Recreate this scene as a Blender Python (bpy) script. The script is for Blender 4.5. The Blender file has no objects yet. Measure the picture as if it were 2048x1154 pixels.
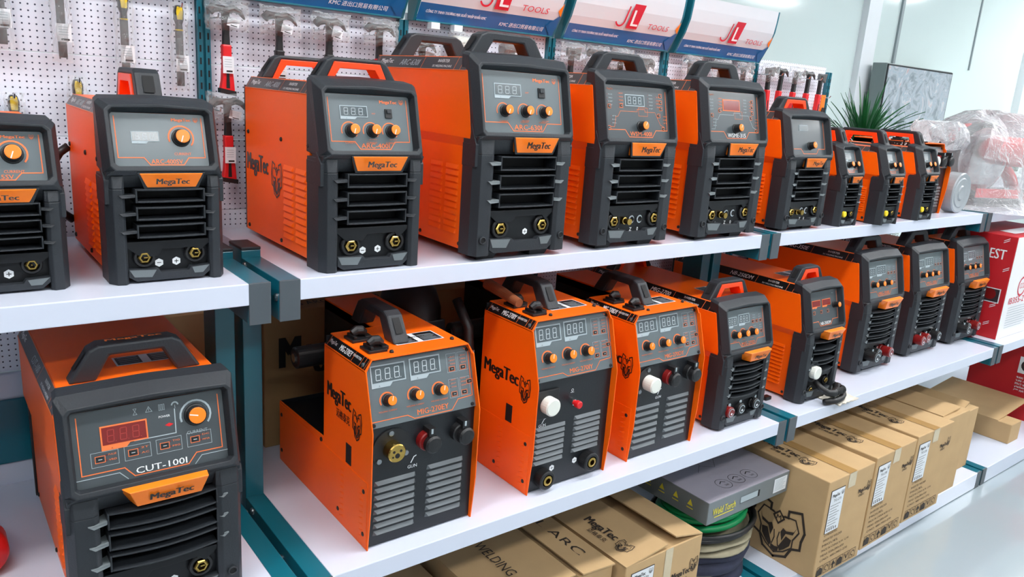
import bpy, math, random
from mathutils import Vector, Matrix
random.seed(7)
S = bpy.context.scene
COL = S.collection
PI = math.pi

# ------------------------------------------------------------------ camera
def setup_camera():
    f, a, b, c = 1552.685, 0.6684, 0.2509, 0.0699
    fw = Vector((math.sin(a)*math.cos(b), math.cos(a)*math.cos(b), -math.sin(b)))
    rt = Vector((math.cos(a), -math.sin(a), 0)); up = rt.cross(fw)
    r2 = math.cos(c)*rt + math.sin(c)*up; u2 = -math.sin(c)*rt + math.cos(c)*up
    cd = bpy.data.cameras.new('camera'); co = bpy.data.objects.new('camera', cd); COL.objects.link(co)
    cd.sensor_width = 36; cd.lens = f/2048*36; cd.clip_start = .02; cd.clip_end = 60
    m = Matrix((r2, u2, -fw)).transposed().to_4x4()
    m.translation = Vector((-0.4990, -1.3158, 1.5080))
    co.matrix_world = m
    S.camera = co
setup_camera()

# ------------------------------------------------------------------ world, lights, exposure
wd = bpy.data.worlds.new('world'); S.world = wd; wd.use_nodes = True
bg = wd.node_tree.nodes['Background']; bg.inputs[0].default_value = (.93, .96, 1, 1); bg.inputs[1].default_value = .16
S.view_settings.view_transform = 'Standard'; S.view_settings.look = 'None'
S.view_settings.exposure = -0.03; S.view_settings.gamma = 1
LIGHT_STRENGTH = 30.0

# ------------------------------------------------------------------ materials
def lin(c):
    return tuple(((v/255)/12.92 if v/255 <= .04045 else (((v/255)+.055)/1.055)**2.4) for v in c)
MATS = {}
def mat(name, rgb=None, rough=.5, metal=0, spec=.5, noise=.0, nscale=30, bump=0, emit=0, alpha=1, coat=0, trans=0):
    if name in MATS: return MATS[name]
    m = bpy.data.materials.new(name); m.use_nodes = True; nt = m.node_tree; p = nt.nodes['Principled BSDF']
    c = lin(rgb)
    p.inputs['Base Color'].default_value = (*c, 1); p.inputs['Roughness'].default_value = rough
    p.inputs['Metallic'].default_value = metal; p.inputs['Specular IOR Level'].default_value = spec
    p.inputs['Coat Weight'].default_value = coat; p.inputs['Coat Roughness'].default_value = .1
    tc = nt.nodes.new('ShaderNodeTexCoord'); nz = nt.nodes.new('ShaderNodeTexNoise')
    nz.inputs['Scale'].default_value = nscale; nz.inputs['Detail'].default_value = 3
    nt.links.new(tc.outputs['Object'], nz.inputs['Vector'])
    if noise:
        mx = nt.nodes.new('ShaderNodeMixRGB'); mx.blend_type = 'MIX'
        mx.inputs[1].default_value = (*[v*(1-noise) for v in c], 1); mx.inputs[2].default_value = (*[min(1, v*(1+noise)) for v in c], 1)
        nt.links.new(nz.outputs['Fac'], mx.inputs[0]); nt.links.new(mx.outputs[0], p.inputs['Base Color'])
    if bump:
        bp = nt.nodes.new('ShaderNodeBump'); bp.inputs['Strength'].default_value = bump; bp.inputs['Distance'].default_value = .001
        nt.links.new(nz.outputs['Fac'], bp.inputs['Height']); nt.links.new(bp.outputs[0], p.inputs['Normal'])
    if emit:
        p.inputs['Emission Color'].default_value = (*c, 1); p.inputs['Emission Strength'].default_value = emit
    if alpha < 1: p.inputs['Alpha'].default_value = alpha
    if trans: p.inputs['Transmission Weight'].default_value = trans
    MATS[name] = m
    return m
mat('orange', (252, 102, 8), .38, noise=.03, nscale=400, bump=.15, spec=.3)
mat('orange_plastic', (255, 128, 22), .35, noise=.02)
mat('orange_handle', (255, 70, 10), .35, noise=.02)
mat('orange_print', (238, 120, 62), .4, noise=.03)
mat('black_plastic', (38, 42, 47), .48, noise=.06, nscale=300, bump=.35, spec=.45)
mat('black_smooth', (16, 18, 22), .4, noise=.06, nscale=200, bump=.15, spec=.35)
mat('light_plastic', (104, 112, 115), .5, noise=.04, nscale=200)
mat('dark_cavity', (12, 13, 15), .7, noise=.1)
mat('black_metal', (20, 23, 28), .38, noise=.05, nscale=300, bump=.2)
mat('black_rubber', (22, 22, 24), .45, noise=.1)
mat('panel_grey', (96, 106, 110), .34, noise=.02, coat=.1, spec=.4)
mat('panel_dark', (66, 73, 77), .28, noise=.02, coat=.2, spec=.5)
mat('stripe_grey', (62, 62, 64), .35, noise=.03)
mat('stripe_black', (18, 17, 18), .3, noise=.03)
mat('print_white', (235, 238, 240), .5, noise=.02)
mat('print_grey', (165, 178, 184), .4, noise=.02)
mat('print_black', (24, 22, 22), .5, noise=.05)
mat('print_brownblack', (48, 38, 30), .7, noise=.2, nscale=90)
mat('display_grey', (80, 90, 94), .15, noise=.02)
mat('display_red', (120, 32, 30), .15, noise=.05)
mat('segment_light', (190, 200, 205), .4, noise=.02)
mat('segment_red', (165, 52, 45), .4, noise=.02)
mat('brass', (188, 156, 84), .25, metal=1, noise=.08, nscale=60)
mat('chrome', (205, 208, 210), .15, metal=1, noise=.03)
mat('screw_steel', (150, 155, 158), .3, metal=1, noise=.05)
mat('louver_steel', (92, 98, 102), .38, metal=.2, noise=.05)
mat('teal', (16, 104, 122), .3, noise=.05, nscale=8, coat=.2)
mat('cap_grey', (74, 82, 88), .45, noise=.05)
mat('shelf_white', (210, 217, 233), .22, noise=.015, nscale=5, coat=.15)
mat('white_plastic', (228, 230, 222), .4, noise=.02)
mat('yellow', (235, 205, 30), .4, noise=.03)
mat('red_plastic', (215, 28, 34), .35, noise=.03)
mat('dark_red', (120, 16, 16), .35, noise=.08)
mat('box_red', (190, 24, 34), .5, noise=.05, nscale=12)
mat('box_white', (232, 232, 234), .5, noise=.02)
mat('kraft', (190, 158, 114), .75, noise=.09, nscale=14, bump=.1)
mat('kraft_edge', (168, 132, 86), .8, noise=.15, nscale=120)
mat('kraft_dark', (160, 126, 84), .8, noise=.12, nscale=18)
mat('tape', (176, 138, 84), .2, noise=.04, nscale=40)
mat('clear_tape', (205, 190, 160), .12, noise=.1, nscale=60)
mat('label_paper', (226, 230, 234), .5, noise=.02)
mat('grey_carton', (112, 120, 124), .4, noise=.04, nscale=20, coat=.3)
mat('carton_glare', (172, 167, 178), .25, noise=.05, nscale=9, coat=.4)  # grey carton with the glare on its lid put into the colour
mat('print_yellow', (228, 214, 60), .5, noise=.04)
mat('green_cable', (16, 150, 88), .35, noise=.06)
mat('navy_cloth', (44, 48, 68), .85, noise=.3, nscale=40, bump=.8)
mat('khaki_cloth', (140, 134, 112), .85, noise=.15, nscale=60, bump=.5)
mat('cloth_white', (205, 200, 188), .85, noise=.1, nscale=60, bump=.6)
mat('steel_dark', (96, 98, 98), .4, metal=.5, noise=.15, nscale=60)
mat('copper', (150, 88, 56), .45, metal=.2, noise=.25, nscale=40)
mat('wood', (200, 130, 60), .5, noise=.15, nscale=20)
mat('sign_blue', (10, 100, 160), .3, noise=.03)
mat('sign_white', (210, 216, 222), .3, noise=.01)
mat('sign_red', (205, 30, 55), .4, noise=.02)
mat('wall_white', (226, 240, 238), .10, noise=.01, nscale=2, coat=.4)
mat('trim_white', (240, 244, 248), .35, noise=.01)
mat('joint_grey', (150, 162, 165), .5, noise=.02)
mat('grey_side', (120, 134, 134), .4, noise=.03)
mat('ceiling_white', (235, 238, 240), .7, noise=.01)
mat('film_grey', (150, 156, 160), .25, noise=.08, nscale=40)
mat('leaf', (28, 96, 48), .4, noise=.3, nscale=12)
mat('leaf_light', (70, 130, 90), .4, noise=.3, nscale=12)
mat('stem_brown', (92, 70, 48), .8, noise=.3, nscale=30)
mat('pot', (225, 228, 228), .4, noise=.02)
mat('lamp_glow', (255, 255, 255), .5, noise=0, emit=LIGHT_STRENGTH)
mat('photo_dark', (52, 40, 44), .4, noise=.3, nscale=60)

def dots_material():
    m = bpy.data.materials.new('pegboard_white'); m.use_nodes = True; nt = m.node_tree; p = nt.nodes['Principled BSDF']
    tc = nt.nodes.new('ShaderNodeTexCoord'); sp = nt.nodes.new('ShaderNodeSeparateXYZ'); nt.links.new(tc.outputs['Object'], sp.inputs[0])
    def mth(op, a, b=None):
        n = nt.nodes.new('ShaderNodeMath'); n.operation = op
        for i, v in enumerate((a, b)):
            if v is None: continue
            if isinstance(v, (int, float)): n.inputs[i].default_value = v
            else: nt.links.new(v, n.inputs[i])
        return n.outputs[0]
    P = .0122*1.0
    sq = []
    for k in (0, 2):
        t = mth('FRACT', mth('DIVIDE', sp.outputs[k], P)); t = mth('MULTIPLY', mth('SUBTRACT', t, .5), P); sq.append(mth('MULTIPLY', t, t))
    r = mth('SQRT', mth('ADD', sq[0], sq[1]))
    hole = mth('LESS_THAN', r, .0017)
    mx = nt.nodes.new('ShaderNodeMixRGB'); mx.inputs[1].default_value = (*lin((232, 236, 248)), 1); mx.inputs[2].default_value = (*lin((50, 58, 80)), 1)
    nt.links.new(hole, mx.inputs[0]); nt.links.new(mx.outputs[0], p.inputs['Base Color']); p.inputs['Roughness'].default_value = .4
    MATS['pegboard'] = m
dots_material()

def floor_material():
    m = mat('floor_epoxy', (158, 170, 176), .10, noise=.04, nscale=1.5, coat=.6)
    return m
floor_material()

def film_material(name, rgb, base, gloss_rough, nscale, dist, streak=.0):
    m = bpy.data.materials.new(name); m.use_nodes = True; nt = m.node_tree; nt.nodes.clear()
    out = nt.nodes.new('ShaderNodeOutputMaterial'); tr = nt.nodes.new('ShaderNodeBsdfTransparent')
    pr = nt.nodes.new('ShaderNodeBsdfPrincipled'); pr.inputs['Base Color'].default_value = (*lin(rgb), 1)
    pr.inputs['Roughness'].default_value = gloss_rough; pr.inputs['Specular IOR Level'].default_value = 1
    tc = nt.nodes.new('ShaderNodeTexCoord'); nz = nt.nodes.new('ShaderNodeTexNoise'); nz.inputs['Scale'].default_value = nscale; nz.inputs['Detail'].default_value = 4
    nz.inputs['Distortion'].default_value = 1.5
    nt.links.new(tc.outputs['Object'], nz.inputs['Vector'])
    bp = nt.nodes.new('ShaderNodeBump'); bp.inputs['Strength'].default_value = 1; bp.inputs['Distance'].default_value = dist
    nt.links.new(nz.outputs['Fac'], bp.inputs['Height']); nt.links.new(bp.outputs[0], pr.inputs['Normal'])
    fr = nt.nodes.new('ShaderNodeFresnel'); fr.inputs[0].default_value = 1.5; nt.links.new(bp.outputs[0], fr.inputs['Normal'])
    ad = nt.nodes.new('ShaderNodeMath'); ad.operation = 'ADD'; ad.use_clamp = True; nt.links.new(fr.outputs[0], ad.inputs[0]); ad.inputs[1].default_value = base
    mx = nt.nodes.new('ShaderNodeMixShader'); nt.links.new(ad.outputs[0], mx.inputs[0]); nt.links.new(tr.outputs[0], mx.inputs[1]); nt.links.new(pr.outputs[0], mx.inputs[2])
    nt.links.new(mx.outputs[0], out.inputs[0]); MATS[name] = m
film_material('bag_film', (248, 250, 250), .10, .12, 38, .004)
film_material('drape_film', (250, 252, 255), .20, .12, 22, .012)

# ------------------------------------------------------------------ mesh helpers
X, Y, Z = Vector((1, 0, 0)), Vector((0, 1, 0)), Vector((0, 0, 1))
class F:
    """plane frame: origin, right, up; N points out of the surface"""
    def __init__(s, O, U, V): s.O = Vector(O); s.U = Vector(U).normalized(); s.V = Vector(V).normalized(); s.N = s.U.cross(s.V).normalized()
    def p(s, x, y, d=0): return s.O + s.U*x + s.V*y + s.N*d
    def sub(s, x, y, d=0): return F(s.p(x, y, d), s.U, s.V)
def FRONT(x, y, z): return F((x, y, z), X, Z)
def LEFT(x, y, z): return F((x, y, z), -Y, Z)
def TOP(x, y, z): return F((x, y, z), X, Y)
TXT = {}
def text_mesh(s, bold=0, shear=0):
    k = (s, bold, shear)
    if k in TXT: return TXT[k]
    cu = bpy.data.curves.new('t', 'FONT'); cu.body = s; cu.size = 1; cu.shear = shear; cu.resolution_u = 2
    cu.align_x = 'LEFT'
    ob = bpy.data.objects.new('t', cu); COL.objects.link(ob)
    dg = bpy.context.evaluated_depsgraph_get(); me = bpy.data.meshes.new_from_object(ob.evaluated_get(dg))
    vs = [(v.co.x, v.co.y) for v in me.vertices]; fs = [tuple(p.vertices) for p in me.polygons]
    bpy.data.objects.remove(ob); bpy.data.curves.remove(cu); bpy.data.meshes.remove(me)
    if not vs: vs = [(0, 0), (.01, 0), (0, .01)]; fs = [(0, 1, 2)]
    x0 = min(v[0] for v in vs); x1 = max(v[0] for v in vs); y0 = min(v[1] for v in vs); y1 = max(v[1] for v in vs)
    TXT[k] = ([((a-x0)/(x1-x0), (b-y0)/max(1e-6, y1-y0)) for a, b in vs], fs, (x1-x0)/max(1e-6, y1-y0))
    return TXT[k]

class MB:
    def __init__(s): s.v = []; s.f = []; s.mi = []; s.mats = []
    def m(s, name):
        if name not in s.mats: s.mats.append(name)
        return s.mats.index(name)
    def add(s, vs, fs, mt):
        o = len(s.v); s.v += [tuple(v) for v in vs]; k = s.m(mt)
        for f in fs: s.f.append(tuple(o+i for i in f)); s.mi.append(k)
        return s
    def box(s, x0, x1, y0, y1, z0, z1, mt):
        vs = [(x, y, z) for z in (z0, z1) for y in (y0, y1) for x in (x0, x1)]
        return s.add(vs, [(0, 2, 3, 1), (4, 5, 7, 6), (0, 1, 5, 4), (2, 6, 7, 3), (0, 4, 6, 2), (1, 3, 7, 5)], mt)
    def fbox(s, fr, x0, x1, y0, y1, d0, d1, mt):
        vs = [fr.p(x, y, d) for d in (d0, d1) for y in (y0, y1) for x in (x0, x1)]
        return s.add(vs, [(0, 2, 3, 1), (4, 5, 7, 6), (0, 1, 5, 4), (2, 6, 7, 3), (0, 4, 6, 2), (1, 3, 7, 5)], mt)
    def prism(s, fr, poly, d0, d1, mt):
        n = len(poly); vs = [fr.p(x, y, d0) for x, y in poly]+[fr.p(x, y, d1) for x, y in poly]
        fs = [tuple(range(n))[::-1], tuple(range(n, 2*n))]+[(i, (i+1) % n, n+(i+1) % n, n+i) for i in range(n)]
        return s.add(vs, fs, mt)
    def poly(s, fr, poly, d, mt):
        return s.add([fr.p(x, y, d) for x, y in poly], [tuple(range(len(poly)))], mt)
    def rect(s, fr, x0, x1, y0, y1, d, mt): return s.poly(fr, [(x0, y0), (x1, y0), (x1, y1), (x0, y1)], d, mt)
    def stroke(s, fr, pts, w, d, mt, closed=False):
        n = len(pts); L = n if closed else n-1
        for i in range(L):
            a = Vector(pts[i]); b = Vector(pts[(i+1) % n]); t = (b-a)
            if t.length < 1e-7: continue
            t.normalize(); q = Vector((-t.y, t.x))*w/2; a = a-t*w*.45; b = b+t*w*.45
            s.poly(fr, [tuple(a-q), tuple(b-q), tuple(b+q), tuple(a+q)], d+i*1e-6, mt)
        return s
    def disc(s, fr, cx, cy, r, d, mt, n=16):
        return s.poly(fr, [(cx+r*math.cos(2*PI*i/n), cy+r*math.sin(2*PI*i/n)) for i in range(n)], d, mt)
    def arc(s, fr, cx, cy, r, a0, a1, w, d, mt, n=14):
        A = [math.radians(a0+(a1-a0)*i/n) for i in range(n+1)]
        vs = [fr.p(cx+(r+w/2)*math.cos(a), cy+(r+w/2)*math.sin(a), d) for a in A]+[fr.p(cx+(r-w/2)*math.cos(a), cy+(r-w/2)*math.sin(a), d) for a in A]
        return s.add(vs, [(i, i+1, n+2+i, n+1+i) for i in range(n)], mt)
    def cyl(s, fr, cx, cy, prof, mt, n=20, capm=None):
        """lathe about the frame's normal; prof = [(radius, distance)...]"""
        vs = []
        for r, d in prof:
            for i in range(n): vs.append(fr.p(cx+r*math.cos(2*PI*i/n), cy+r*math.sin(2*PI*i/n), d))
        fs = [(k*n+i, k*n+(i+1) % n, (k+1)*n+(i+1) % n, (k+1)*n+i) for k in range(len(prof)-1) for i in range(n)]
        s.add(vs, fs, mt)
        m = len(prof)-1
        s.add([vs[m*n+i] for i in range(n)], [tuple(range(n))], capm or mt); s.add([vs[i] for i in range(n)], [tuple(range(n))[::-1]], mt)
        return s
    def tube(s, pts, r, mt, n=10, cap=True):
        pts = [Vector(p) for p in pts]; rs = r if isinstance(r, (list, tuple)) else [r]*len(pts)
        vs = []; prev = None
        for i, p in enumerate(pts):
            t = (pts[min(i+1, len(pts)-1)]-pts[max(i-1, 0)]).normalized()
            if prev is None:
                a = Z if abs(t.z) < .9 else X; u = t.cross(a).normalized()
            else: u = (prev - t*prev.dot(t)).normalized()
            prev = u; w = t.cross(u)
            for k in range(n): vs.append(p+(u*math.cos(2*PI*k/n)+w*math.sin(2*PI*k/n))*rs[i])
        fs = [(i*n+k, i*n+(k+1) % n, (i+1)*n+(k+1) % n, (i+1)*n+k) for i in range(len(pts)-1) for k in range(n)]
        if cap: fs += [tuple(range(n))[::-1], tuple(range((len(pts)-1)*n, len(pts)*n))]
        return s.add(vs, fs, mt)
    def text(s, fr, t, x, y, h, mt, d=.0006, w=None, bold=.0, shear=0, align='L'):
        vs, fs, asp = text_mesh(t, 0, shear); W = w if w else h*asp
        if align == 'C': x -= W/2
        if align == 'R': x -= W
        e = bold*h*1.6
        for k, o in enumerate((0, e, -e) if bold else (0,)): s.add([fr.p(x+a*W+o, y+b*h, d+k*2e-5) for a, b in vs], fs, mt)
        return s
    def loft(s, rings, mt, cap0=False, cap1=False):
        n = len(rings[0]); vs = [p for r in rings for p in r]
        fs = [(k*n+i, k*n+(i+1) % n, (k+1)*n+(i+1) % n, (k+1)*n+i) for k in range(len(rings)-1) for i in range(n)]
        if cap0: fs.append(tuple(range(n))[::-1])
        if cap1: fs.append(tuple(range((len(rings)-1)*n, len(rings)*n)))
        return s.add(vs, fs, mt)
    def build(s, name, parent=None, bevel=0, smooth=False, label=None, subs=0):
        me = bpy.data.meshes.new(name); me.from_pydata(s.v, [], s.f)
        for n in s.mats: me.materials.append(MATS[n])
        me.polygons.foreach_set('material_index', s.mi)
        if smooth: me.polygons.foreach_set('use_smooth', [True]*len(me.polygons))
        me.update(); ob = bpy.data.objects.new(name, me); COL.objects.link(ob)
        if parent: ob.parent = parent
        if bevel:
            b = ob.modifiers.new('bevel', 'BEVEL'); b.width = bevel; b.segments = 2; b.limit_method = 'ANGLE'; b.angle_limit = math.radians(35); b.use_clamp_overlap = True
        if subs: q = ob.modifiers.new('sub', 'SUBSURF'); q.levels = q.render_levels = subs
        if label: ob['label'] = label
        return ob
def thing(name, label, cat, loc=(0, 0, 0), rotz=0, group=None):
    o = bpy.data.objects.new(name, None); COL.objects.link(o); o.empty_display_size = .05
    o.location = loc; o.rotation_euler = (0, 0, rotz); o['label'] = label; o['category'] = cat
    if group: o['group'] = group
    return o
def tag(o, label, cat, group=None):
    o['label'] = label; o['category'] = cat
    if group: o['group'] = group
    return o
def struct(o): o['kind'] = 'structure'; return o
def copy_thing(root, loc, rotz=None, label=None):
    r = root.copy(); COL.objects.link(r); r.location = loc
    if rotz is not None: r.rotation_euler = (0, 0, rotz)
    if label: r['label'] = label
    def rec(src, dst):
        for ch in [c for c in src.children]:
            c = ch.copy(); COL.objects.link(c); c.parent = dst; rec(ch, c)
    rec(root, r)
    return r

# ------------------------------------------------------------------ emblem and small graphics
def mirror(pts): return [(-x, y) for x, y in pts]
def lion(mb, fr, cx, cy, s, mt, d=.0008, sx=1.0, fine=True):
    """angular lion head emblem"""
    T = lambda P: [(cx+x*s*sx, cy+y*s) for x, y in P]
    outer = [(-.34, .62), (-.34, .86), (-.80, 1.0), (-1.0, .35), (-.92, .0), (-.92, -.30), (-.62, -.42), (-.45, -.80), (0, -1.0)]
    inner = [(-.22, .62), (-.62, .66), (-.80, .28), (-.62, -.08), (-.62, -.38), (-.34, -.66), (0, -.84)]
    for P in (outer, mirror(outer)): mb.stroke(fr, T(P), .085*s, d, mt)
    for P in (inner, mirror(inner)): mb.stroke(fr, T(P), .05*s, d+.0001, mt)
    mb.stroke(fr, T([(0, .72), (.2, .5), (0, .26), (-.2, .5)]), .06*s, d, mt, True)
    mb.stroke(fr, T([(-.34, .62), (-.16, .58)]), .06*s, d, mt); mb.stroke(fr, T([(.34, .62), (.16, .58)]), .06*s, d, mt)
    if fine: mb.stroke(fr, T([(-.08, .42), (-.06, .56), (0, .48), (.06, .56), (.08, .42)]), .035*s, d, mt)
    for q in (1, -1):
        Q = lambda P: T([(x*q, y) for x, y in P])
        mb.poly(fr, Q([(-.72, .45), (-.62, .22), (-.34, .12), (-.22, .18), (-.14, 0), (-.22, -.30), (-.30, -.08), (-.34, .02), (-.60, .1)]), d+.0001, mt)
        mb.poly(fr, Q([(-.58, -.1), (-.36, -.06), (-.30, -.2), (-.14, -.55), (-.2, -.7), (-.36, -.56), (-.54, -.34)]), d+.0002, mt)
        mb.poly(fr, Q([(-.16, -.58), (0, -.62), (0, -.80), (-.14, -.74)]), d+.0003, mt)
        mb.stroke(fr, Q([(-.10, -.04), (-.06, -.3), (-.12, -.56)]), .04*s, d, mt)
def chinese(mb, fr, x, y, h, w, mt, d=.0008): mb.text(fr, '迈格泰克', x, y, h, mt, d, w=w, bold=.010)
def seg7(mb, fr, x, y, w, h, mt, d, shear=.08):
    t = h*.085; g = lambda a, b: (x+a*w+shear*b*h*.5, y+b*h)
    for P in ([(.12, 0), (.8, 0)], [(.12, .5), (.8, .5)], [(.12, 1), (.8, 1)], [(.06, .05), (.06, .45)], [(.06, .55), (.06, .95)], [(.86, .05), (.86, .45)], [(.86, .55), (.86, .95)]):
        mb.stroke(fr, [g(*P[0]), g(*P[1])], t*.75, d, mt)
    mb.disc(fr, x+w*1.12, y, t*.5, d, mt, 6)

# ------------------------------------------------------------------ control parts
def knob(parent, fr, x, y, r, ln=None, ang=-70, cap='orange_plastic'):
    ln = ln or r*1.7
    k = MB(); k.cyl(fr, x, y, [(r*1.25, 0), (r*1.2, .002), (r*1.05, .003), (r, ln-.001), (r*.94, ln)], 'black_rubber', 24)
    ko = k.build('knob', parent, smooth=False)
    c = MB(); c.cyl(fr, x, y, [(r*.9, ln), (r*.9, ln+.0012), (r*.8, ln+.0016)], cap, 24)
    a = math.radians(ang); c.stroke(fr, [(x, y), (x+r*.8*math.cos(a), y+r*.8*math.sin(a))], r*.12, ln+.0018, 'print_white')
    c.build('knob_cap', ko)
def dial_marks(mb, fr, x, y, r, mt='orange_print'):
    mb.arc(fr, x, y, r*1.55, -40, 200, r*.2, .0006, mt)
    mb.text(fr, 'CURRENT', x, y-r*(2.3 if r < .015 else 1.98), r*.34, mt, w=r*2.1, align='C')
def display(parent, fr, x, y, w, h, red=False, n=3, seg=True, tab=True, lit=None):
    b = MB()
    frame = 'orange_print' if red else 'print_grey'
    b.fbox(fr, x, x+w, y, y+h, .0002, .0010, frame)
    if tab: b.prism(fr, [(x, y+.001), (x, y-h*.2), (x+w*.52, y-h*.2), (x+w*.62, y+.001)], .0002, .0009, frame)
    q = h*.07
    b.rect(fr, x+q, x+w-q, y+q, y+h-q, .0014, 'display_red' if red else 'display_grey')
    if seg:
        dw = w*.8/n
        for i in range(n): seg7(b, fr, x+w*.13+i*dw, y+h*.2, dw*.62, h*.58, 'segment_red' if red else 'segment_light', .0018)
    if tab: b.text(fr, 'A', x+w*.2, y-h*.15, h*.08, 'print_black', d=.0014)
    return b.build('display', parent)
def button(parent, fr, x, y, w=.011, h=.0075, mt='print_grey'):
    b = MB(); b.stroke(fr, [(x-w/2, y-h/2), (x+w/2, y-h/2), (x+w/2, y+h/2), (x-w/2, y+h/2)], .0009, .0009, 'orange_print', True)
    b.fbox(fr, x-w*.35, x+w*.35, y-h*.33, y+h*.33, 0, .0014, 'black_rubber'); b.rect(fr, x-w*.2, x+w*.2, y-h*.07, y+h*.07, .0018, mt)
    return b.build('button', parent)
def led_list(mb, fr, x, y, n, dy, w, mt='orange_print', seed=0):
    words = ['PULSE', 'SPOT', 'MMA', '2T', '4T', 'VRD', 'TIG', 'GAS', 'AC', 'DC', 'HF', 'MIG']
    for i in range(n):
        mb.disc(fr, x, y-i*dy, dy*.14, .0007, 'dark_red', 6)
        mb.text(fr, words[(i*5+seed) % 12], x+dy*.35, y-i*dy-dy*.16, dy*.34, mt, w=w)
def socket(parent, fr, x, y, R=.021):
    c = MB(); c.cyl(fr, x, y, [(R, 0), (R, .006), (R*.92, .008), (R*.72, .008), (R*.66, .001), (.0, .001)], 'black_rubber', 28)
    co = c.build('socket', parent, smooth=False)
    b = MB(); b.cyl(fr, x, y, [(R*.6, .001), (R*.6, .009), (R*.5, .0105), (R*.36, .0105), (R*.33, .004)], 'brass', 6, 'dark_cavity')
    b.fbox(fr, x-R*.06, x+R*.3, y-R*.06, y+R*.06, .003, .009, 'brass')
    b.build('brass_nut', co)
def hexlabel(parent, fr, x, y, r, sign):
    b = MB(); b.poly(fr, [(x+r*math.cos(math.radians(30+60*i)), y+r*math.sin(math.radians(30+60*i))) for i in range(6)], .0006, 'print_white')
    b.rect(fr, x-r*.45, x+r*.45, y-r*.08, y+r*.08, .0009, 'print_black')
    if sign == '+': b.rect(fr, x-r*.08, x+r*.08, y-r*.45, y+r*.45, .0010, 'print_black')
    b.build('polarity_label', parent)
def screw(parent, fr, x, y, r=.0045, mt='black_rubber', h=.003):
    b = MB(); b.cyl(fr, x, y, [(r, 0), (r, h*.6), (r*.7, h)], mt, 8); b.stroke(fr, [(x-r*.4, y), (x+r*.4, y)], r*.2, h+.0002, 'dark_cavity')
    b.build('screw', parent)
def arch_handle(parent, c, span, h, th, axis='x', orange=False, text=None, slope=.03, leg=.03, slot=True):
    """carry handle: arch with slanted legs, standing on z=c.z"""
    c = Vector(c)
    U = X if axis == 'x' else Y
    fr = F(c, U, Z); N = fr.N
    s = span/2; bt = h*(.20 if orange else .32); leg = leg*(.72 if orange else 1)
    out = [(-s, 0), (-s+slope*.8, h*.88), (-s+slope*1.15, h), (s-slope*1.15, h), (s-slope*.8, h*.88), (s, 0)]
    inn = [(s-leg, 0), (s-leg-slope*.55, h-bt), (-s+leg+slope*.55, h-bt), (-s+leg, 0)]
    m = MB(); m.prism(fr, out+inn, -th/2, th/2, 'black_plastic')
    if slot:
        for q in (1, -1):
            a = Vector((q*(s-slope*.25), h*.32)); b_ = Vector((q*(s-slope*.72), h*.80))
            t = (b_-a).normalized(); o = Vector((t.y*q, -t.x*q))*.0012
            pts = [tuple(a+o), tuple(b_+o)]
            P = [fr.p(*pts[0], -th*.22), fr.p(*pts[1], -th*.22), fr.p(*pts[1], th*.22), fr.p(*pts[0], th*.22)]
            m.add(P, [(0, 1, 2, 3)], 'dark_cavity')
    ho = m.build('handle', parent, bevel=min(.004, th*.15))
    if text:
        t = MB(); t.text(F(c+Vector((0, -th*.0, h+.0005)), X, Vector((0, 1, 0))), text, 0, -.006, .012, 'orange_plastic', w=span*.42, align='C', bold=.03, d=.0012); t.build('handle_lettering', ho)
    if orange:
        k = h*.20; e = .0015
        inn1 = [(s-leg+e, 0), (s-leg-slope*.55+e, h-bt+e), (-s+leg+slope*.55-e, h-bt+e), (-s+leg-e, 0)]
        inn2 = [(s-leg-k, 0), (s-leg-slope*.55-k, h-bt-k), (-s+leg+slope*.55+k, h-bt-k), (-s+leg+k, 0)]
        g = MB(); g.prism(fr, inn1[::-1]+inn2, -th*.56, th*.56, 'orange_handle')
        g.build('grip_liner', ho, bevel=.001, label='bright orange grip liner')
    return ho
def brand(mb, fr, x, y, h, mt, w=None, d=.0008, align='C'): mb.text(fr, 'MegaTec', x, y-h*.3, h*1.35, mt, d=d, w=w, bold=.03, align=align)

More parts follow.
